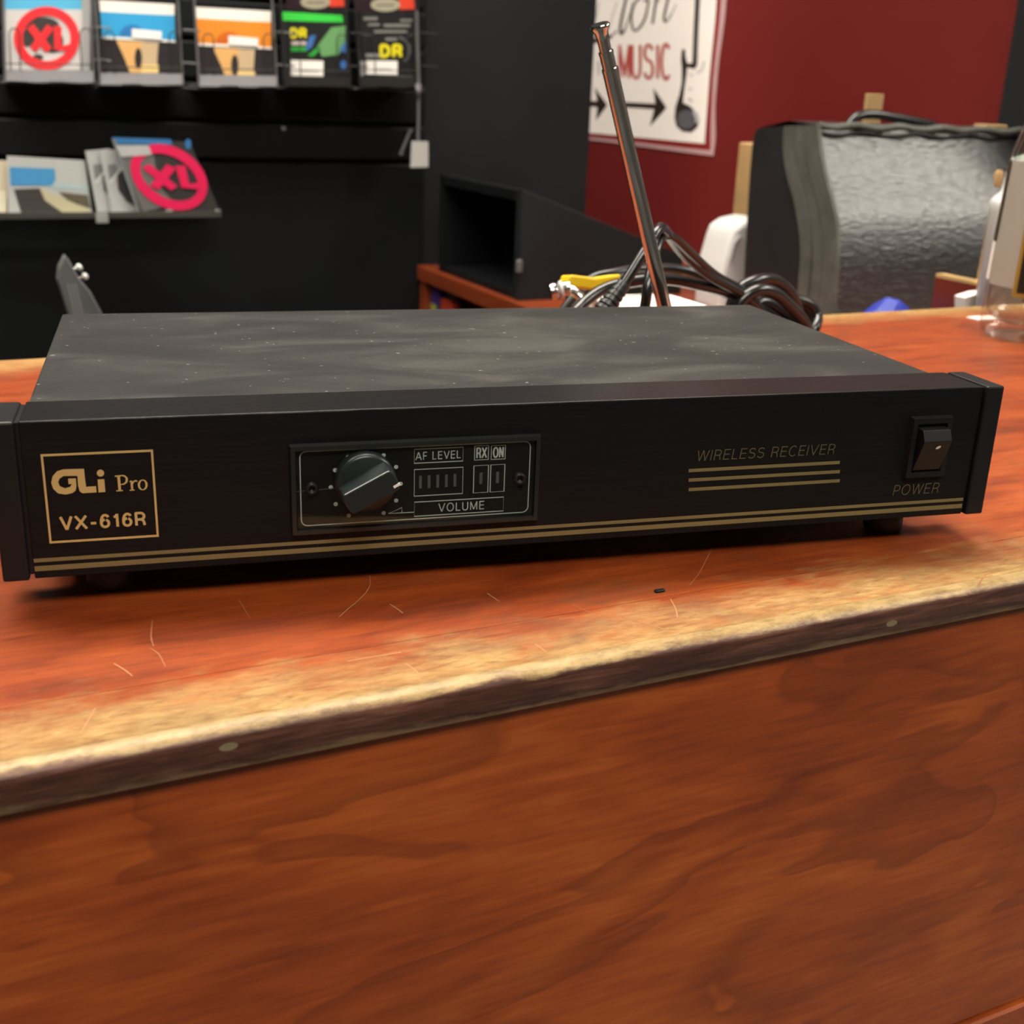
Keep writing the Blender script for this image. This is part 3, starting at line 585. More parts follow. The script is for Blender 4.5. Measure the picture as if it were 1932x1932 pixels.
# ================================================================== DESK ALONG THE RED WALL
DX, DZ = .510, ZC - .1175
dk = thing('side_desk', 'low red-brown wooden desk along the red wall behind the counter', 'desk', ((DX + XR) / 2, .9, 0))
obj('desk_top', MB().bbox(DX, XR - .002, CB + .005, YB - .02, DZ - .022, DZ, .001, 1), 'redwood', dk)
obj('end_post', MB().box(DX + .004, DX + .024, YB - .045, YB - .022, 0, DZ - .022), 'redwood', dk)
obj('back_panel', MB().box(DX + .06, DX + .075, CB + .03, YB - .045, 0, DZ - .022), 'redbox', dk)
obj('rail', MB().box(DX + .004, DX + .02, CB + .03, YB - .045, DZ - .36, DZ - .33), 'redwood', dk)
obj('end_post', MB().box(DX + .004, DX + .024, CB + .03, CB + .05, 0, DZ - .022), 'redwood', dk)
for i, (x, y, w_, h, cl, lb) in enumerate(((797, 545, 12, 40, (.18, .20, .03), 'olive green small packet on the rail of the red desk'), (832, 552, 34, 36, (.03, .025, .16), 'dark purple packet on the rail of the red desk'), (860, 572, 22, 18, (.45, .05, .02), 'orange red round-topped packet on the rail of the red desk'))):
    p = on(x, y, 0, DX + .03); zt_ = on(x, y - h / 2, 0, DX + .03).z; wd = w_ * .0022
    mb = MB(); zb_ = DZ - .33
    mb.prism([Vector((DX + .014, p.y + a, zz)) for a, zz in ((-wd / 2, zb_), (wd / 2, zb_), (wd / 2, zt_ - .006), (wd * .3, zt_), (-wd * .3, zt_), (-wd / 2, zt_ - .006))], (.012, 0, 0))
    pk = thing('packet', lb, 'packet', (DX + .02, p.y, zb_), 'packets on the desk rail'); obj('pouch', mb, flat(cl), pk)
    mb = MB(); zz = zt_ - .05; mb.box(DX + .0135, DX + .0139, p.y - wd * .3, p.y + wd * .3, zz, zz + .02); obj('packet_print', mb, flat((.30, .36, .05)), pk)

# wedge-shaped black cabinet on the desk
wx = .52; wy0 = on(985, 357, 0, wx).y; wy1 = on(830, 345, 0, wx).y
wc = thing('wedge_cabinet', 'black wedge-shaped cabinet with open front on the red desk', 'cabinet', (wx + .1, wy0 + .12, DZ))
ztl = on(985, 357, 1, wy0).z; pr_ = on(1290, 482, 1, wy0); poly_ = [(wx, DZ), (pr_.x, DZ), (pr_.x, pr_.z), (wx, ztl)]
obj('side_panel', MB().prism([Vector((x, wy0, z)) for x, z in poly_], (0, .016, 0)), 'blackwall', wc, .001)
obj('side_panel', MB().prism([Vector((x, wy1 - .012, z)) for x, z in poly_], (0, .012, 0)), 'slat', wc, .001)
obj('top_rail', MB().box(wx, wx + .014, wy0 + .016, wy1 - .012, ztl - .016, ztl - .002), 'slat', wc, .001)
obj('inner_back', MB().box(wx + .10, wx + .108, wy0 + .016, wy1 - .012, DZ + .008, ztl - .05), 'slat', wc)
obj('bottom_board', MB().box(wx + .002, pr_.x - .002, wy0 + .016, wy1 - .012, DZ, DZ + .008), 'slat', wc)
mb = MB(); mb.prism([Vector((x, wy0 + .016, z)) for x, z in ((wx + .016, ztl - .012), (pr_.x, pr_.z - .006), (pr_.x, pr_.z), (wx + .016, ztl - .006))], (0, wy1 - wy0 - .028, 0)); obj('sloped_lid', mb, 'slat', wc)
p = on(979, 502, 1, wy0 - .001); obj('latch', MB().bbox(p.x - .004, p.x + .004, wy0 - .004, wy0, p.z - .008, p.z + .008, .001, 1), 'greywire', wc)

# padded vinyl cover (amplifier-like case) on the desk
ax0, ax1 = .742, 1.055
RE = [(1545, 236), (1550, 285), (1560, 335), (1572, 380), (1580, 420), (1582, 480), (1577, 545), (1572, 600)]   # front-left arris
LE = [(1484, 238), (1482, 280), (1489, 330), (1502, 376), (1511, 425), (1515, 480), (1510, 545), (1505, 600)]   # inner edge of the binding
BE = [(1436, 240), (1424, 252), (1417, 300), (1410, 400), (1404, 520), (1401, 600)]                              # back arris
yz = lambda pts: [(p.y, p.z) for p in (on(x, y, 0, ax0) for x, y in pts)]
re_, le_, be_ = smooth(yz(RE), 4), smooth(yz(LE), 4), smooth(yz(BE), 3)
CT = re_[0]                                    # top front arris (y, z)
ap = thing('padded_case', 'large black padded vinyl case with sloped glossy front and grey binding on the desk', 'case', ((ax0 + ax1) / 2, .84, DZ))
def sweep(pf, xa, xb):
    mb = MB(); n = len(pf); mb.add([(xa, y, z) for y, z in pf] + [(xb, y, z) for y, z in pf], [(i, i + 1, n + i + 1, n + i) for i in range(n - 1)], True); return mb
fr_i = [p for p in re_ if p[1] > DZ + .012] + [(re_[-1][0], DZ)]
bk_i = [p for p in be_ if p[1] > DZ + .012] + [(be_[-1][0], DZ)]
obj('front_panel', sweep(fr_i, ax0, ax1), 'vinyl', ap)
obj('top_panel', sweep([re_[0], ((re_[0][0] + be_[0][0]) / 2, re_[0][1] + .003), be_[0]], ax0, ax1), 'vinylside', ap); obj('back_panel', sweep(bk_i, ax0, ax1), 'vinylside', ap)
for x in (ax0, ax1):
    mb = MB(); mb.poly([Vector((x, y, z)) for y, z in fr_i[::-1] + bk_i]); obj('side_panel', mb, 'vinylside', ap)
for f0_, f1_, th in ((-.04, .36, .004), (.39, .66, .003), (.69, 1.0, .004)):
    a = [(r[0] * (1 - f0_) + l[0] * f0_, r[1] * (1 - f0_) + l[1] * f0_) for r, l in zip(re_, le_)]; b = [(r[0] * (1 - f1_) + l[0] * f1_, r[1] * (1 - f1_) + l[1] * f1_) for r, l in zip(re_, le_)]
    n = len(a); mb = MB(); P = [(ax0 - th, y, z) for y, z in a] + [(ax0 - th, y, z) for y, z in b] + [(ax0 + .001, y, z) for y, z in a] + [(ax0 + .001, y, z) for y, z in b]; fs = []
    for i in range(n - 1): fs += [(i, i + 1, n + i + 1, n + i), (i, i + 1, 2 * n + i + 1, 2 * n + i), (n + i, n + i + 1, 3 * n + i + 1, 3 * n + i)]
    mb.add(P, fs); obj('binding_strip', mb, 'bind', ap)
mb = MB(); mb.tube([(x, CT[0] - .001 + .002 * math.sin(x * 60), CT[1] - .001 + .0015 * math.sin(x * 97)) for x in [ax0 - .002 + (ax1 - ax0) * k / 40 for k in range(41)]], .0042, 8); obj('top_binding', mb, 'bind', ap)
mb = MB(); mb.tube([(x, CT[0] - .003 + .001 * math.sin(x * 130), CT[1] - .009 + .002 * math.sin(x * 80)) for x in [ax0 + .002 + (ax1 - ax0 - .004) * k / 40 for k in range(41)]], .003, 8); obj('binding_gap', mb, 'panelblk', ap)
hx0, hx1 = on(1600, 235, 1, .84).x, on(1775, 235, 1, .84).x
obj('handle', MB().tube(smooth([(hx0, .84, CT[1]), (hx0 + .012, .84, CT[1] + .010), (hx0 + .035, .84, CT[1] + .013), (hx0 + .07, .84, CT[1] + .010), (hx1 - .02, .84, CT[1] + .004), (hx1, .84, CT[1] - .001)], 5), .0055, 10), 'cable', ap)
p = on(1648, 195, 1, .87); tg = thing('cardboard_tag', 'small tan cardboard tag standing on the black padded case', 'tag', (p.x, .87, CT[1]))
obj('card', MB().bbox(p.x - .013, p.x + .013, .868, .8715, CT[1] + .001, on(1648, 177, 1, .87).z, .0005, 1), 'card', tg)
p = on(1870, 232, 1, .83); tag(obj('tan_scrap', MB().bbox(p.x - .018, p.x + .018, .82, .84, CT[1] + .002, CT[1] + .006, .001, 1), 'card'), 'flat tan scrap lying on top of the black padded case', 'scrap')
# cardboard box behind the case, white jug left of it
p = on(1394, 268, 1, 1.05); tag(obj('cardboard_box', MB().bbox(p.x, 1.06, 1.015, 1.05, DZ, p.z, .002, 1), 'card'), 'tan cardboard box standing upright behind the black padded case', 'box')
j0, j1 = on(1350, 520, 1, .97), on(1430, 520, 1, .97); jz = on(1400, 414, 1, .97).z
jg = thing('white_jug', 'white plastic jug with handle slot left of the black padded case', 'jug', ((j0.x + j1.x) / 2, .985, DZ))
mb = MB(); jp = [(j0.x, DZ), (j0.x - .001, DZ + .05), (on(1352, 500, 1, .97).x, on(1352, 500, 1, .97).z), (on(1366, 450, 1, .97).x, on(1366, 450, 1, .97).z), (on(1374, 428, 1, .97).x, on(1374, 428, 1, .97).z), (on(1392, 416, 1, .97).x, on(1392, 416, 1, .97).z), (on(1420, 410, 1, .97).x, on(1420, 410, 1, .97).z), (on(1440, 412, 1, .97).x, on(1440, 412, 1, .97).z), (on(1450, 440, 1, .97).x, DZ + .05), (j1.x + .01, DZ)]
mb.prism([Vector((x, .955, z)) for x, z in jp], (0, .06, 0)); obj('jug_body', mb, 'wplast', jg, .006)
obj('handle_groove', MB().tube(smooth([tuple(on(x, y, 1, .9545)) for x, y in ((1396, 446), (1386, 462), (1380, 490))], 4), .0022, 8), 'lip', jg)
# blue cloth in front of the case
p = on(1670, 592, 1, .52); bm = bmesh.new(); bmesh.ops.create_icosphere(bm, subdivisions=3, radius=1)
topz = on(1665, 561, 1, .52).z; hh = (topz - DZ)
for v in bm.verts:
    k = 1 + .16 * math.sin(5 * v.co.x + 2) * math.cos(4 * v.co.y + 1); zz = max(v.co.z, -.15)
    v.co = Vector((p.x + v.co.x * .058 * k, .52 + v.co.y * .035 * k, DZ + (zz + .15) / 1.15 * hh * (1 + .10 * max(0, v.co.x - .55) * 5 * (v.co.z > .1) - .25 * max(0, -v.co.x))))
bm.verts.index_update(); mb = MB(); mb.add([v.co.copy() for v in bm.verts], [[v.index for v in f.verts] for f in bm.faces], False); bm.free()
tag(obj('blue_cloth', mb, 'blue'), 'crumpled blue cloth on the desk before the black padded case', 'cloth')
# red box with raw tan top edge, tan board, white sprayer-like object, white card
bxx = .645; pA = on(1766, 516, 0, bxx); pB = on(1875, 535, 0, bxx)
rb_ = thing('wooden_box', 'red-stained wooden box with raw tan top edges behind the glass bottle', 'box', (bxx + .09, pA.y - .06, DZ))
obj('side_board', MB().box(bxx, bxx + .010, pA.y - .11, pA.y, DZ, pA.z - .003), 'redbox', rb_); obj('raw_edge', MB().box(bxx, bxx + .010, pA.y - .11, pA.y, pA.z - .003, pA.z), 'ply', rb_)
obj('end_board', MB().box(bxx + .010, bxx + .18, pA.y - .010, pA.y, DZ, pA.z - .012), 'ply', rb_); obj('end_board', MB().box(bxx + .010, bxx + .18, pA.y - .11, pA.y - .10, DZ, pA.z - .012), 'redbox', rb_)
obj('floor_board', MB().box(bxx + .010, bxx + .18, pA.y - .10, pA.y - .01, DZ, DZ + .008), 'ply', rb_)
yb_ = pA.y - .05; b0, b1 = on(1851, 545, 1, yb_), on(1885, 390, 1, yb_)
tb = tag(obj('tan_board', MB().prism([Vector((b0.x, yb_, DZ + .008)), Vector((b0.x + .10, yb_, DZ + .008)), Vector((b1.x + .09, yb_, b1.z)), Vector((b1.x, yb_, b1.z))], (0, .010, 0)), 'ply', bev=.0008), 'plain tan wooden board standing in the red box behind the bottle', 'board')
wsx = on(1905, 350, 1, yb_ - .03)
ws = thing('white_dispenser', 'white plastic object with tan tip partly hidden behind the glass bottle', 'dispenser', (wsx.x, yb_ - .03, DZ + .008))
Tc = Vector((wsx.x + .012, yb_ - .03, 0)); zz = lambda y_: on(1905, y_, 1, yb_ - .03).z
obj('body', MB().lathe([(0, DZ + .008), (.020, DZ + .008), (.020, zz(400)), (.022, zz(385)), (.020, zz(376)), (.014, zz(362)), (.013, zz(340)), (.012, zz(318)), (.010, zz(298)), (0, zz(289))], Tc, 24), 'wplast', ws)
obj('tan_tip', MB().tube([on(1886, 320, 1, yb_ - .035), on(1884, 330, 1, yb_ - .035), on(1882, 352, 1, yb_ - .035)], [.002, .004, .003], 10), 'card', ws); obj('nozzle_wire', MB().tube([on(1884, 320, 1, yb_ - .035), on(1915, 319, 1, yb_ - .035)], .0014, 8), 'plast', ws)
p = on(1850, 566, 1, .44); tag(obj('white_card', MB().prism([on(x, y, 1, .44) for x, y in ((1821, 562), (1848, 553), (1885, 550), (1890, 600), (1890, 660), (1822, 660))], (0, .012, 0)), 'paper'), 'white folded card standing behind the counter edge by the bottle', 'card')
p = on(1853, 602, 2, ZC); tag(obj('white_scrap', MB().bbox(p.x - .009, p.x + .012, p.y - .006, p.y + .006, ZC, ZC + .0012, .0004, 1), 'paper'), 'small white paper scrap on the counter left of the bottle', 'scrap')

# ================================================================== POSTER ON THE RED WALL
def PO(d): return lambda x, y: on(x, y, 0, XR - d)
ps_ = thing('wall_poster', 'laminated white poster with maroon border, arrows and guitar on the red wall', 'poster', on(1250, 285, 0, XR - .002))
f0 = PO(.001)
lamp_ = [(1010, 243), (1100, 262), (1180, 272), (1260, 283), (1346, 294), (1350, 262), (1349, 200), (1356, 120), (1367, 40), (1374, -40), (1390, -190), (1010, -190)]
obj('laminate', MB().prism([PO(.0005)(*p) for p in lamp_], (-.0010, 0, 0)), 'lam', ps_)
obj('border', MB().poly([PO(.0018)(*p) for p in [(1010, 243), (1104, 257), (1340, 284), (1341, 230), (1345, 150), (1357, 40), (1376, -190), (1010, -190)]]), 'pred', ps_)
obj('sheet', MB().poly([PO(.0021)(*p) for p in [(1010, 240), (1104, 250), (1329, 271), (1332, 230), (1338, 150), (1349, 40), (1366, -190), (1010, -190)]]), 'pwhite', ps_)
g4 = PO(.0024); Z4 = .18634; f4 = lambda u, v: g4(1060 + u * Z4, v * Z4)
mb = MB()
stroke2(mb, f4, smooth([(660, -60), (640, 30), (605, 190), (590, 290), (600, 345), (640, 290), (690, 150), (715, 20)], 4), [22, 22, 24, 26] + [28] * 12 + [26] * 4 + [14] * 5 + [8] * 4)
stroke2(mb, f4, smooth([(790, -20), (735, 40), (705, 150), (708, 250), (735, 310), (785, 280), (840, 190), (870, 60), (870, 0), (830, 10)], 4), 22)
stroke2(mb, f4, smooth([(960, -20), (940, 90), (918, 240)], 4), 24); stroke2(mb, f4, smooth([(930, 90), (985, -20)], 3), 10)
stroke2(mb, f4, smooth([(1080, -30), (1050, 90), (1035, 180), (1055, 220), (1100, 160), (1160, 40)], 4), [24] * 9 + [26] * 4 + [12] * 4 + [7] * 4)
stroke2(mb, f4, smooth([(300, 420), (400, 400), (490, 370), (560, 310)], 4), [50] * 5 + [40] * 4 + [14] * 4); obj('script_lettering', mb, 'pblack', ps_)
for st, wd in ((smooth([(380, 20), (340, 200), (330, 330)], 4), 14), (smooth([(560, 20), (500, 200), (470, 320)], 4), 12), ([(280, 520), (285, 780)], 30), ([(370, 620), (375, 760)], 24)): mb = MB(); stroke2(mb, f4, st, wd); obj('pale_letter', mb, 'ppale', ps_)
mb = MB(); P = [(578, 455, 690, 790, 'M'), (705, 455, 800, 800, 'U'), (830, 440, 925, 800, 'S'), (955, 455, 985, 795, 'I'), (1005, 440, 1095, 810, 'C')]
for a, b, c, d, ch in P: strokes2(mb, f4, ch, a, d, c, b, -.085 if ch != 'I' else -.09)
obj('music_lettering', mb, flat((.42, .075, .065)), ps_)
for ar in ([(200, 1015), (360, 1025), (330, 880), (460, 1060), (345, 1220), (360, 1085), (200, 1070)], [(560, 1030), (945, 1050), (925, 890), (1060, 1090), (890, 1280), (935, 1105), (560, 1080)]): obj('arrow', MB().poly([f4(*p) for p in ar]), 'pblack', ps_)
mb = MB(); mb.poly([f4(*p) for p in [(1215, 500), (1250, 500), (1250, 560), (1270, 640), (1320, 640), (1335, 260), (1355, -120), (1405, -120), (1385, 260), (1370, 660), (1340, 700), (1270, 680), (1262, 760), (1240, 900), (1225, 1040), (1300, 1075), (1370, 1150), (1395, 1210), (1370, 1290), (1310, 1340), (1220, 1330), (1160, 1280), (1138, 1190), (1150, 1080), (1190, 960), (1215, 830), (1215, 700), (1205, 600)]]); obj('guitar_picture', mb, 'pblack', ps_)
g5 = PO(.0026); f5 = lambda u, v: g5(1060 + u * Z4, v * Z4); mb = MB(); mb.poly([f5(*p) for p in circ(1260, 1210, 95, 100, 20)]); obj('guitar_shade', mb, 'pgrey', ps_); mb = MB(); stroke2(mb, f5, [(1375, -20), (1350, 560)], 12); obj('guitar_neck', mb, 'pgrey', ps_)
mb = MB(); stroke2(mb, f5, smooth([(1360, 730), (1410, 720), (1440, 620)], 4), 16); obj('guitar_outline', mb, 'ppale', ps_)
for u, v in ((1300, 900), (1290, 1005), (1310, 1020), (1310, 760)): obj('guitar_hardware', MB().poly([f5(*p) for p in circ(u, v, 18, 12, 10)]), 'ppale', ps_)
obj('guitar_bridge', MB().poly([f5(*p) for p in [(1330, 1120), (1380, 1140), (1390, 1230), (1350, 1250), (1310, 1180)]]), 'ppale', ps_)

# ================================================================== STRING PACKS ON THE SLAT WALL
YP = YB - .085                                # card fronts in the rack
def PL(Y): return lambda x, y: on(x, y, 1, Y)
def pack(name, label, Yf, quad, col, group, thick=.003):
    f = PL(Yf); q = [f(*p) for p in quad]; base = min(q, key=lambda v: v.z)
    t = thing(name, label, 'string pack', (sum(v.x for v in q) / len(q), Yf, min(v.z for v in q)), group)
    obj('card', MB().prism(q, (0, thick, 0)), flat(col), t); return t
def pr(t, name, Yf, lv, col, polys=(), fn=None):
    f = PL(Yf - .0004 * lv)
    for p in polys: obj(name, MB().poly([f(*a) for a in p]), flat(col), t)
    if fn: mb = MB(); fn(mb, f); obj(name, mb, flat(col), t)
def rc4(x0, y0, x1, y1, s=0): return [(x0, y0), (x1, y0 + s), (x1, y1 + s), (x0, y1)]
GP = 'string packs in the wire rack'
def xl_logo(t, Y, col, cx, cy, rx, ry, wd, tilt=0, skew=0):
    pr(t, 'emblem_ring', Y, 3, col, fn=lambda mb, f: ring2(mb, f, cx, cy, rx, ry, wd, 36, tilt))
    def letters(mb, f):
        g = lambda u, v: f(cx + u * rx + skew * v * ry, cy + v * ry)
        stroke2(mb, g, [(-.50, -.38), (.06, .38)], .24); stroke2(mb, g, [(.12, -.36), (-.42, .36)], .24); stroke2(mb, g, [(.34, -.38), (.34, .30), (.72, .30)], .24)
    pr(t, 'emblem_lettering', Y, 4, col, fn=letters)
RED = (.80, .035, .045)
t1 = pack('string_pack', 'grey string pack with red ring emblem, leftmost in the wire rack', YP, rc4(9, -45, 170, 137), (.42, .42, .43), GP)
pr(t1, 'header', YP, 1, (.10, .45, .72), [rc4(9, -45, 154, 18)]); pr(t1, 'patch', YP, 1, (.62, .60, .60), [rc4(12, 18, 155, 132)])
pr(t1, 'dark_patch', YP, 2, (.05, .045, .045), [circ(78, 48, 34, 16), circ(52, 72, 14, 16), circ(100, 78, 20, 22), circ(72, 108, 10, 6)])
xl_logo(t1, YP, RED, 88, 72, 62, 60, 17)
for lb, x0, dy, c1, c2, c3, xw in (('blue and white acoustic string pack with guitar picture in the wire rack', 187, 0, (.04, .36, .70), (.03, .20, .50), (.04, .30, .60), 145), ('orange and white acoustic string pack with guitar picture in the wire rack', 369, 13, (.80, .27, .03), (.62, .14, .02), (.75, .25, .03), 140)):
    t = pack('string_pack', lb, YP, [(x0, -2 + dy), (x0 + xw, 7 + dy), (x0 + xw + 12, 142 + dy * .5), (x0 + 6, 136 + dy * .5)], (.030, .025, .028), GP)
    k = lambda pts: [(x0 + a, b + dy) for a, b in pts]
    pr(t, 'header', YP, 1, (.90, .88, .82), [k([(0, 0), (142, 8), (142, 29), (2, 22)])]); pr(t, 'colour_band', YP, 1, c1, [k([(2, 22), (142, 29), (143, 78), (6, 70)])])
    pr(t, 'arc', YP, 2, c2, [k([(38, 67)] + [(62 + 24 * math.cos(math.radians(a)), 68 - 22 * math.sin(math.radians(a))) for a in range(180, -1, -30)])])
    pr(t, 'title_strip', YP, 3, (.90, .89, .86), [k([(6, 68), (143, 76), (144, 80), (6, 73)]), k([(62, 54), (118, 59), (118, 78), (62, 74)])])
    pr(t, 'guitar_picture', YP, 2, (.72, .42, .16), [k([(32, 76), (88, 79), (92, 138), (58, 137), (48, 110)])]); pr(t, 'sound_hole', YP, 3, (.03, .025, .025), [k(circ(74, 110, 7, 20, 14))]); pr(t, 'guitar_neck', YP, 3, (.55, .42, .26), [k([(80, 80), (112, 80), (108, 138), (82, 138)])])
    pr(t, 'light_picture', YP, 4, (.80, .60, .25), [k([(80, 122), (112, 122), (112, 138), (80, 138)])])
t4 = pack('string_pack', 'black string pack with green header and white price label in the wire rack', YP, rc4(531, 20, 655, 164), (.013, .015, .016), GP)
pr(t4, 'header', YP, 1, (.045, .62, .07), [[(532, 22), (645, 29), (648, 42), (534, 39)]])
pr(t4, 'lettering', YP, 2, (.72, .66, .02), fn=lambda mb, f: strokes2(mb, f, 'DR', 549, 71, 577, 54, -.30, .25))
pr(t4, 'pick_shape', YP, 1, (.14, .34, .13), [[(625, 52), (652, 48), (650, 85), (640, 103), (608, 107), (598, 88)]]); pr(t4, 'green_bars', YP, 1, (.03, .34, .05), [rc4(549, 88, 580, 97), [(580, 105), (600, 88), (606, 93), (590, 107)], [(546, 155), (560, 147), (590, 163), (550, 164)]])
pr(t4, 'blue_marks', YP, 2, (.05, .16, .45), [[(576, 95), (584, 68), (596, 66), (588, 90)], circ(648, 122, 6, 8), [(640, 95), (653, 75), (652, 100)]]); pr(t4, 'white_bar', YP, 1, (.55, .45, .45), [rc4(550, 78, 578, 85)])
pr(t4, 'price_label', YP, 3, (.90, .89, .85), [rc4(547, 113, 610, 143, 2)]); pr(t4, 'red_mark', YP, 1, (.50, .18, .15), [[(634, 164), (645, 154), (655, 164)]]); pr(t4, 'label_print', YP, 4, (.45, .45, .44), [rc4(565, 133, 600, 135)])
t5 = pack('string_pack', 'black string pack with yellow lettering and white price label, rightmost in the wire rack', YP, rc4(678, 22, 790, 164), (.012, .012, .013), GP)
pr(t5, 'small_print', YP, 1, (.20, .20, .19), [rc4(686, 32, 712, 38), rc4(755, 36, 778, 41), rc4(694, 44, 716, 49), rc4(724, 45, 774, 51), rc4(706, 57, 768, 62), rc4(727, 71, 749, 77), rc4(697, 143, 778, 151)])
pr(t5, 'arc', YP, 1, (.10, .11, .12), fn=lambda mb, f: stroke2(mb, f, circ(745, 95, 28, 26, 10, -1.3, .9), 5)); pr(t5, 'lettering', YP, 2, (.75, .68, .02), fn=lambda mb, f: strokes2(mb, f, 'DR', 718, 107, 757, 85, -.30, .25))
pr(t5, 'price_label', YP, 3, (.88, .88, .85), [rc4(691, 114, 750, 140, 1), ]); pr(t5, 'grey_label', YP, 2, (.28, .28, .27), [rc4(690, 101, 724, 108), rc4(678, 115, 688, 150)]); pr(t5, 'red_mark', YP, 1, (.50, .15, .13), [[(772, 165), (782, 155), (790, 165)]]); pr(t5, 'label_print', YP, 4, (.45, .45, .44), [rc4(705, 129, 738, 131)])
YU = YP + .006
for lb, x0, oy in (('dark string pack with cream oval and red corner above the green-headed pack', 540, 0), ('dark string pack with cream oval and red corner above the rightmost pack', 672, 5)):
    t = pack('string_pack', lb, YU, rc4(x0, -120, x0 + 118, 18 + oy), (.020, .008, .014), 'string packs in the upper row'); pr(t, 'red_corner', YU, 1, (.70, .06, .03), [[(x0 + 80, -20), (x0 + 113, -20), (x0 + 113, 12 + oy), (x0 + 82, 13 + oy)]]); pr(t, 'oval', YU, 2, (.36, .34, .25), [circ(x0 + 55, 4 + oy, 28, 13)]); pr(t, 'oval_print', YU, 3, (.18, .17, .12), [rc4(x0 + 38, 3 + oy, x0 + 72, 6 + oy)])

# wire rack with pockets
YW = YP - .012
rk = thing('wire_rack', 'black wire display rack of string packs hanging on the slat wall', 'rack', on(400, 168, 1, YP))
def wire(pts, r=.0013, m='wire', Y=YW, par=None, name='wire'): return obj(name, MB().tube([on(x, y, 1, Y) for x, y in pts], r, 6), m, par or rk)
for x0, x1, dy, lipm in ((12, 176, 0, 'lip'), (191, 344, 6, 'lip'), (378, 522, 10, 'lip'), (541, 660, 12, 'lipb'), (682, 792, 12, 'lipb')):
    a, b, c, d = on(x0, 131 + dy, 1, YW), on(x1, 133 + dy, 1, YW), on(x1, 157 + dy * .8, 1, YW), on(x0, 155 + dy * .8, 1, YW)
    pk = obj('pocket_lip', MB().prism([a, b, c, d], (0, .0015, 0)), lipm, rk)
    obj('pocket_floor', MB().prism([d, c, c + Vector((0, 0, .0015)), d + Vector((0, 0, .0015))], (0, YB - .02 - YW, 0)), lipm, rk)
    s_ = 'greywire' if x0 < 530 else 'wire'
    for x in (x0 - 2, x1 + 1): wire([(x - 12 if x0 > 20 else x - 6, -40), (x, 156 + dy * .8)], .0016, s_, YW + .002)
    for y in (50, 112): wire([(x1 + 1, y + dy), (x1 + 34, y + 3 + dy)], .0011, s_, YW + .004)
    for x in (x0 + 8, x1 - 22): wire([(x, 132 + dy), (x - 3, 62 + dy), (x + 2, 54 + dy), (x + 12, 54 + dy), (x + 17, 62 + dy), (x + 18, 132 + dy)], .0008, 'wire', YW - .001)
    wire([(x0, 120 + dy), (x1, 122 + dy)], .0007, 'wire', YW - .001)
wire([(0, 155), (180, 158), (380, 168), (540, 166), (800, 170)], .0018, 'wire', YW + .006, name='bottom_wire')
for x in (182, 532, 668, 798): obj('rack_arm', MB().tube([on(x, 164, 1, YW), on(x, 164, 1, YW) + Vector((0, YB - .018 - YW, 0))], .002, 6), 'wire', rk)
# price-tag hook at the right end
hk = thing('price_tag_hook', 'grey metal rod with pale price tag hanging right of the rack', 'price tag', on(792, 315, 1, YW - .004))
wire([(786, 20), (790, 160), (789, 268)], .0022, 'greywire', YW - .004, hk, 'rod'); wire([(788, 158), (790, 172)], .0040, 'lip', YW - .004, hk, 'collar'); wire([(787, 178), (789, 186)], .0030, 'wire', YW - .004, hk, 'band')
obj('rod_bracket', MB().tube([on(788, 165, 1, YW - .004), on(788, 165, 1, YW - .004) + Vector((0, YB - .018 - YW + .004, 0))], .002, 6), 'greywire', hk)
obj('tag_card', MB().prism([on(x, y, 1, YW - .006) for x, y in ((777, 266), (808, 267), (808, 315), (775, 316))], (0, .002, 0)), flat((.42, .42, .41)), hk)
h2 = thing('wall_hook', 'small grey metal hook on the slat wall beside the price tag', 'hook', on(758, 293, 1, YB - .045)); obj('hook_rod', MB().tube([on(776, 246, 1, YB - .019), on(774, 246, 1, YB - .03), on(758, 285, 1, YB - .045), on(756, 292, 1, YB - .045)], [.0022, .0022, .0022, .0032], 8), 'greywire', h2)
p = on(535, 243, 1, YB - .02); tag(obj('white_fleck', MB().lathe([(0, -.003), (.003, -.002), (.0035, 0), (.003, .002), (0, .003)], p, 10), 'lip'), 'tiny pale nail head on the black slat wall', 'nail')

# clear shelf with loose packs
YH = YB - .105
zs = on(200, 404, 1, YH).z
sh0, sh1 = on(-160, 404, 1, YH).x, on(415, 404, 1, YH).x
sf = thing('clear_shelf', 'narrow clear acrylic shelf on the slat wall holding loose string packs', 'shelf', ((sh0 + sh1) / 2, YB - .06, zs - .004))
obj('shelf_board', MB().box(sh0, sh1, YH - .006, YB - .019, zs - .004, zs), 'clear', sf); obj('shelf_lip', MB().box(sh0, sh1, YH - .009, YH - .006, zs - .004, zs + .0035), flat((.05, .05, .045)), sf)
obj('shelf_back', MB().box(sh0, sh1, YB - .0215, YB - .0185, zs - .02, zs + .05), 'clear', sf)
GS = 'loose string packs on the clear shelf'
def zfix(q): return q
t = pack('string_pack', 'cream string pack at the far left end of the clear shelf', YH + .03, rc4(-90, 303, 14, 403), (.62, .55, .42), GS); pr(t, 'picture', YH + .03, 1, (.75, .70, .55), [rc4(-80, 360, 12, 400)])
Y = YH + .022; t = pack('string_pack', 'white and blue string pack with guitar picture lying on the clear shelf', Y, [(13, 294), (160, 303), (174, 403), (16, 403)], (.42, .44, .43), GS)
pr(t, 'blue_patch', Y, 1, (.06, .26, .52), [[(18, 315), (103, 318), (105, 338), (98, 350), (20, 350)]]); pr(t, 'dark_picture', Y, 1, (.05, .045, .045), [[(26, 357), (75, 355), (110, 380), (120, 402), (40, 402)]])
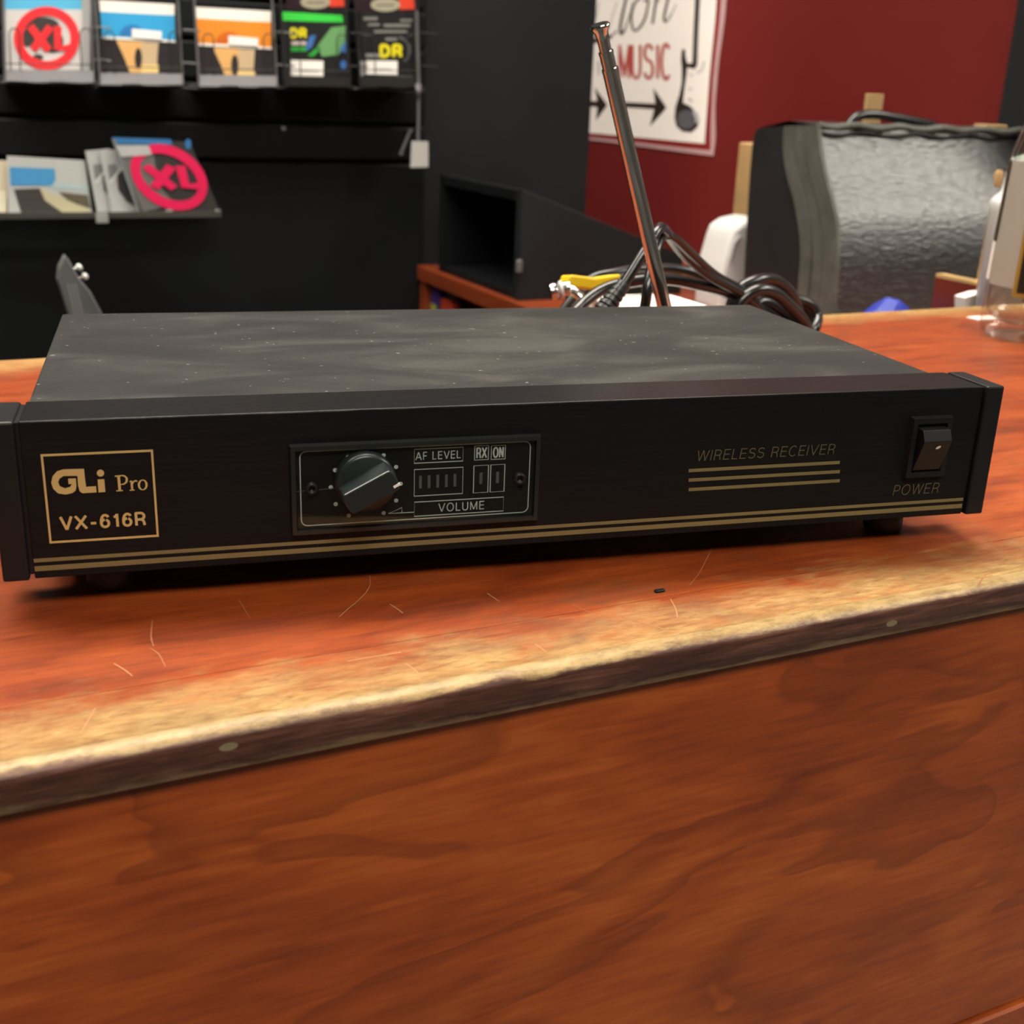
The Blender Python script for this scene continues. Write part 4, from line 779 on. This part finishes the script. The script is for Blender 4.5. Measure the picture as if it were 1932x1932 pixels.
pr(t, 'light_picture', Y, 2, (.45, .42, .28), [[(75, 355), (168, 395), (172, 402), (120, 402), (85, 378)]]); pr(t, 'brown_picture', Y, 1, (.10, .09, .06), [[(110, 362), (166, 368), (172, 394), (130, 380)]]); pr(t, 'pale_band', Y, 1, (.36, .47, .50), [[(105, 345), (167, 350), (168, 358), (90, 355)]])
for i, (xo, Y, lb) in enumerate(((0, YH + .016, 'grey string pack with dark curved stripe, beside the blue and white pack on the shelf'), (27, YH + .011, 'grey string pack with dark curved stripe, half behind the pink-ring pack'))):
    t = pack('string_pack', lb, Y, [(161 + xo, 285), (207 + xo, 281), (240 + xo, 403), (184 + xo, 403)], (.40, .41, .41), GS)
    pr(t, 'dark_square', Y, 1, (.16, .18, .18), [[(176 + xo, 311), (192 + xo, 309), (196 + xo, 328), (179 + xo, 338)]])
    pr(t, 'dark_curve', Y, 1, (.035, .035, .04), [[(194 + xo, 330), (205 + xo, 318), (222 + xo, 345), (232 + xo, 392), (212 + xo, 380), (196 + xo, 358)]]); pr(t, 'white_curve', Y, 2, (.60, .61, .60), fn=lambda mb, f: stroke2(mb, f, smooth([(182 + xo, 345), (195 + xo, 326), (206 + xo, 316)], 4), 4))
Y = YH + .002; t = pack('string_pack', 'dark string pack with pink ring emblem leaning on the clear shelf', Y, [(211, 262), (358, 268), (415, 399), (262, 403)], (.035, .034, .034), GS)
pr(t, 'blue_header', Y, 1, (.035, .15, .35), [[(211, 259), (322, 263), (326, 273), (218, 272)], circ(355, 272, 6, 10, 12)]); pr(t, 'white_patch', Y, 4, (.42, .42, .43), [[(218, 274), (280, 274), (287, 292), (229, 296)]])
pr(t, 'grey_patch', Y, 1, (.13, .13, .125), [[(226, 296), (290, 292), (300, 350), (330, 385), (270, 400)]]); pr(t, 'pale_flecks', Y, 2, (.36, .36, .36), [[(310, 398), (330, 390), (325, 401)], [(405, 395), (418, 396), (408, 400)]])
xl_logo(t, Y, (.66, .015, .09), 319, 334, 78, 56, 18, .55, .25)
sl = [(211, 262), (218, 262), (266, 403), (260, 403)]; pr(t, 'clear_edge', Y, 3, (.16, .18, .19), [sl])
p = on(195, 412, 1, YH - .01); tag(obj('clear_clip', MB().bbox(p.x - .009, p.x + .006, YH - .011, YH - .009, zs - .010, zs + .0025, .0005, 1), flat((.26, .27, .26))), 'small grey plastic clip on the front of the clear shelf', 'clip')

# ================================================================== GUITAR STANDING BEHIND THE COUNTER
YG = .80; gq = lambda x, y: on(x, y, 1, YG)
gt = thing('electric_guitar', 'dark grey guitar headstock with pale tuners rising behind the counter at the left', 'guitar', (gq(150, 585).x + .05, YG, 0))
hs = [(123, 481), (130, 490), (150, 525), (172, 552), (192, 590), (206, 622), (158, 640), (140, 620), (128, 590), (117, 556), (108, 528), (111, 505)]
obj('headstock', MB().prism([gq(*p) for p in hs], (0, .014, 0)), 'gtr', gt, .0015)
f = PL(YG - .0006); mb = MB()
for x in (137, 144, 151): stroke2(mb, f, [(x - 9, 535), (x + 4, 590), (x + 14, 630)], 2.2)
obj('strings', mb, flat((.28, .29, .28)), gt)
for x, y in ((151, 506), (162, 523)):
    c = gq(x, y); tn = obj('tuner', MB().lathe([(0, -.0025), (.0026, -.0018), (.0034, 0), (.0026, .0018), (0, .0025)], c, 14, T=Matrix.Translation(c + Vector((0, .006, 0))) @ Matrix.Rotation(1.0, 4, 'Y')), 'peg', gt); obj('tuner_shaft', MB().tube([c + Vector((0, .006, 0)), gq(x - 18, y + 8) + Vector((0, .007, 0))], .0014, 8), 'silver', tn)
n0, n1 = (gq(158, 638) + gq(206, 622)) / 2, Vector((gq(150, 585).x + .05, YG, .40)); hw = .020
obj('neck', MB().prism([n0 + Vector((-hw, 0, .003)), n0 + Vector((hw, 0, .003)), n1 + Vector((.026, 0, 0)), n1 + Vector((-.026, 0, 0))], (0, .018, 0)), 'gtr', gt, .003)
bx_ = n1.x; bp_ = smooth([(bx_ - .03, .42), (bx_ - .09, .47), (bx_ - .13, .42), (bx_ - .12, .32), (bx_ - .11, .24), (bx_ - .16, .14), (bx_ - .12, .03), (bx_, .0), (bx_ + .13, .03), (bx_ + .16, .14), (bx_ + .11, .25), (bx_ + .11, .33), (bx_ + .11, .43), (bx_ + .07, .44), (bx_ + .03, .40)], 4)
obj('body', MB().prism([Vector((x, YG - .005, max(z, 0))) for x, z in bp_], (0, .045, 0)), 'gtr', gt, .004)
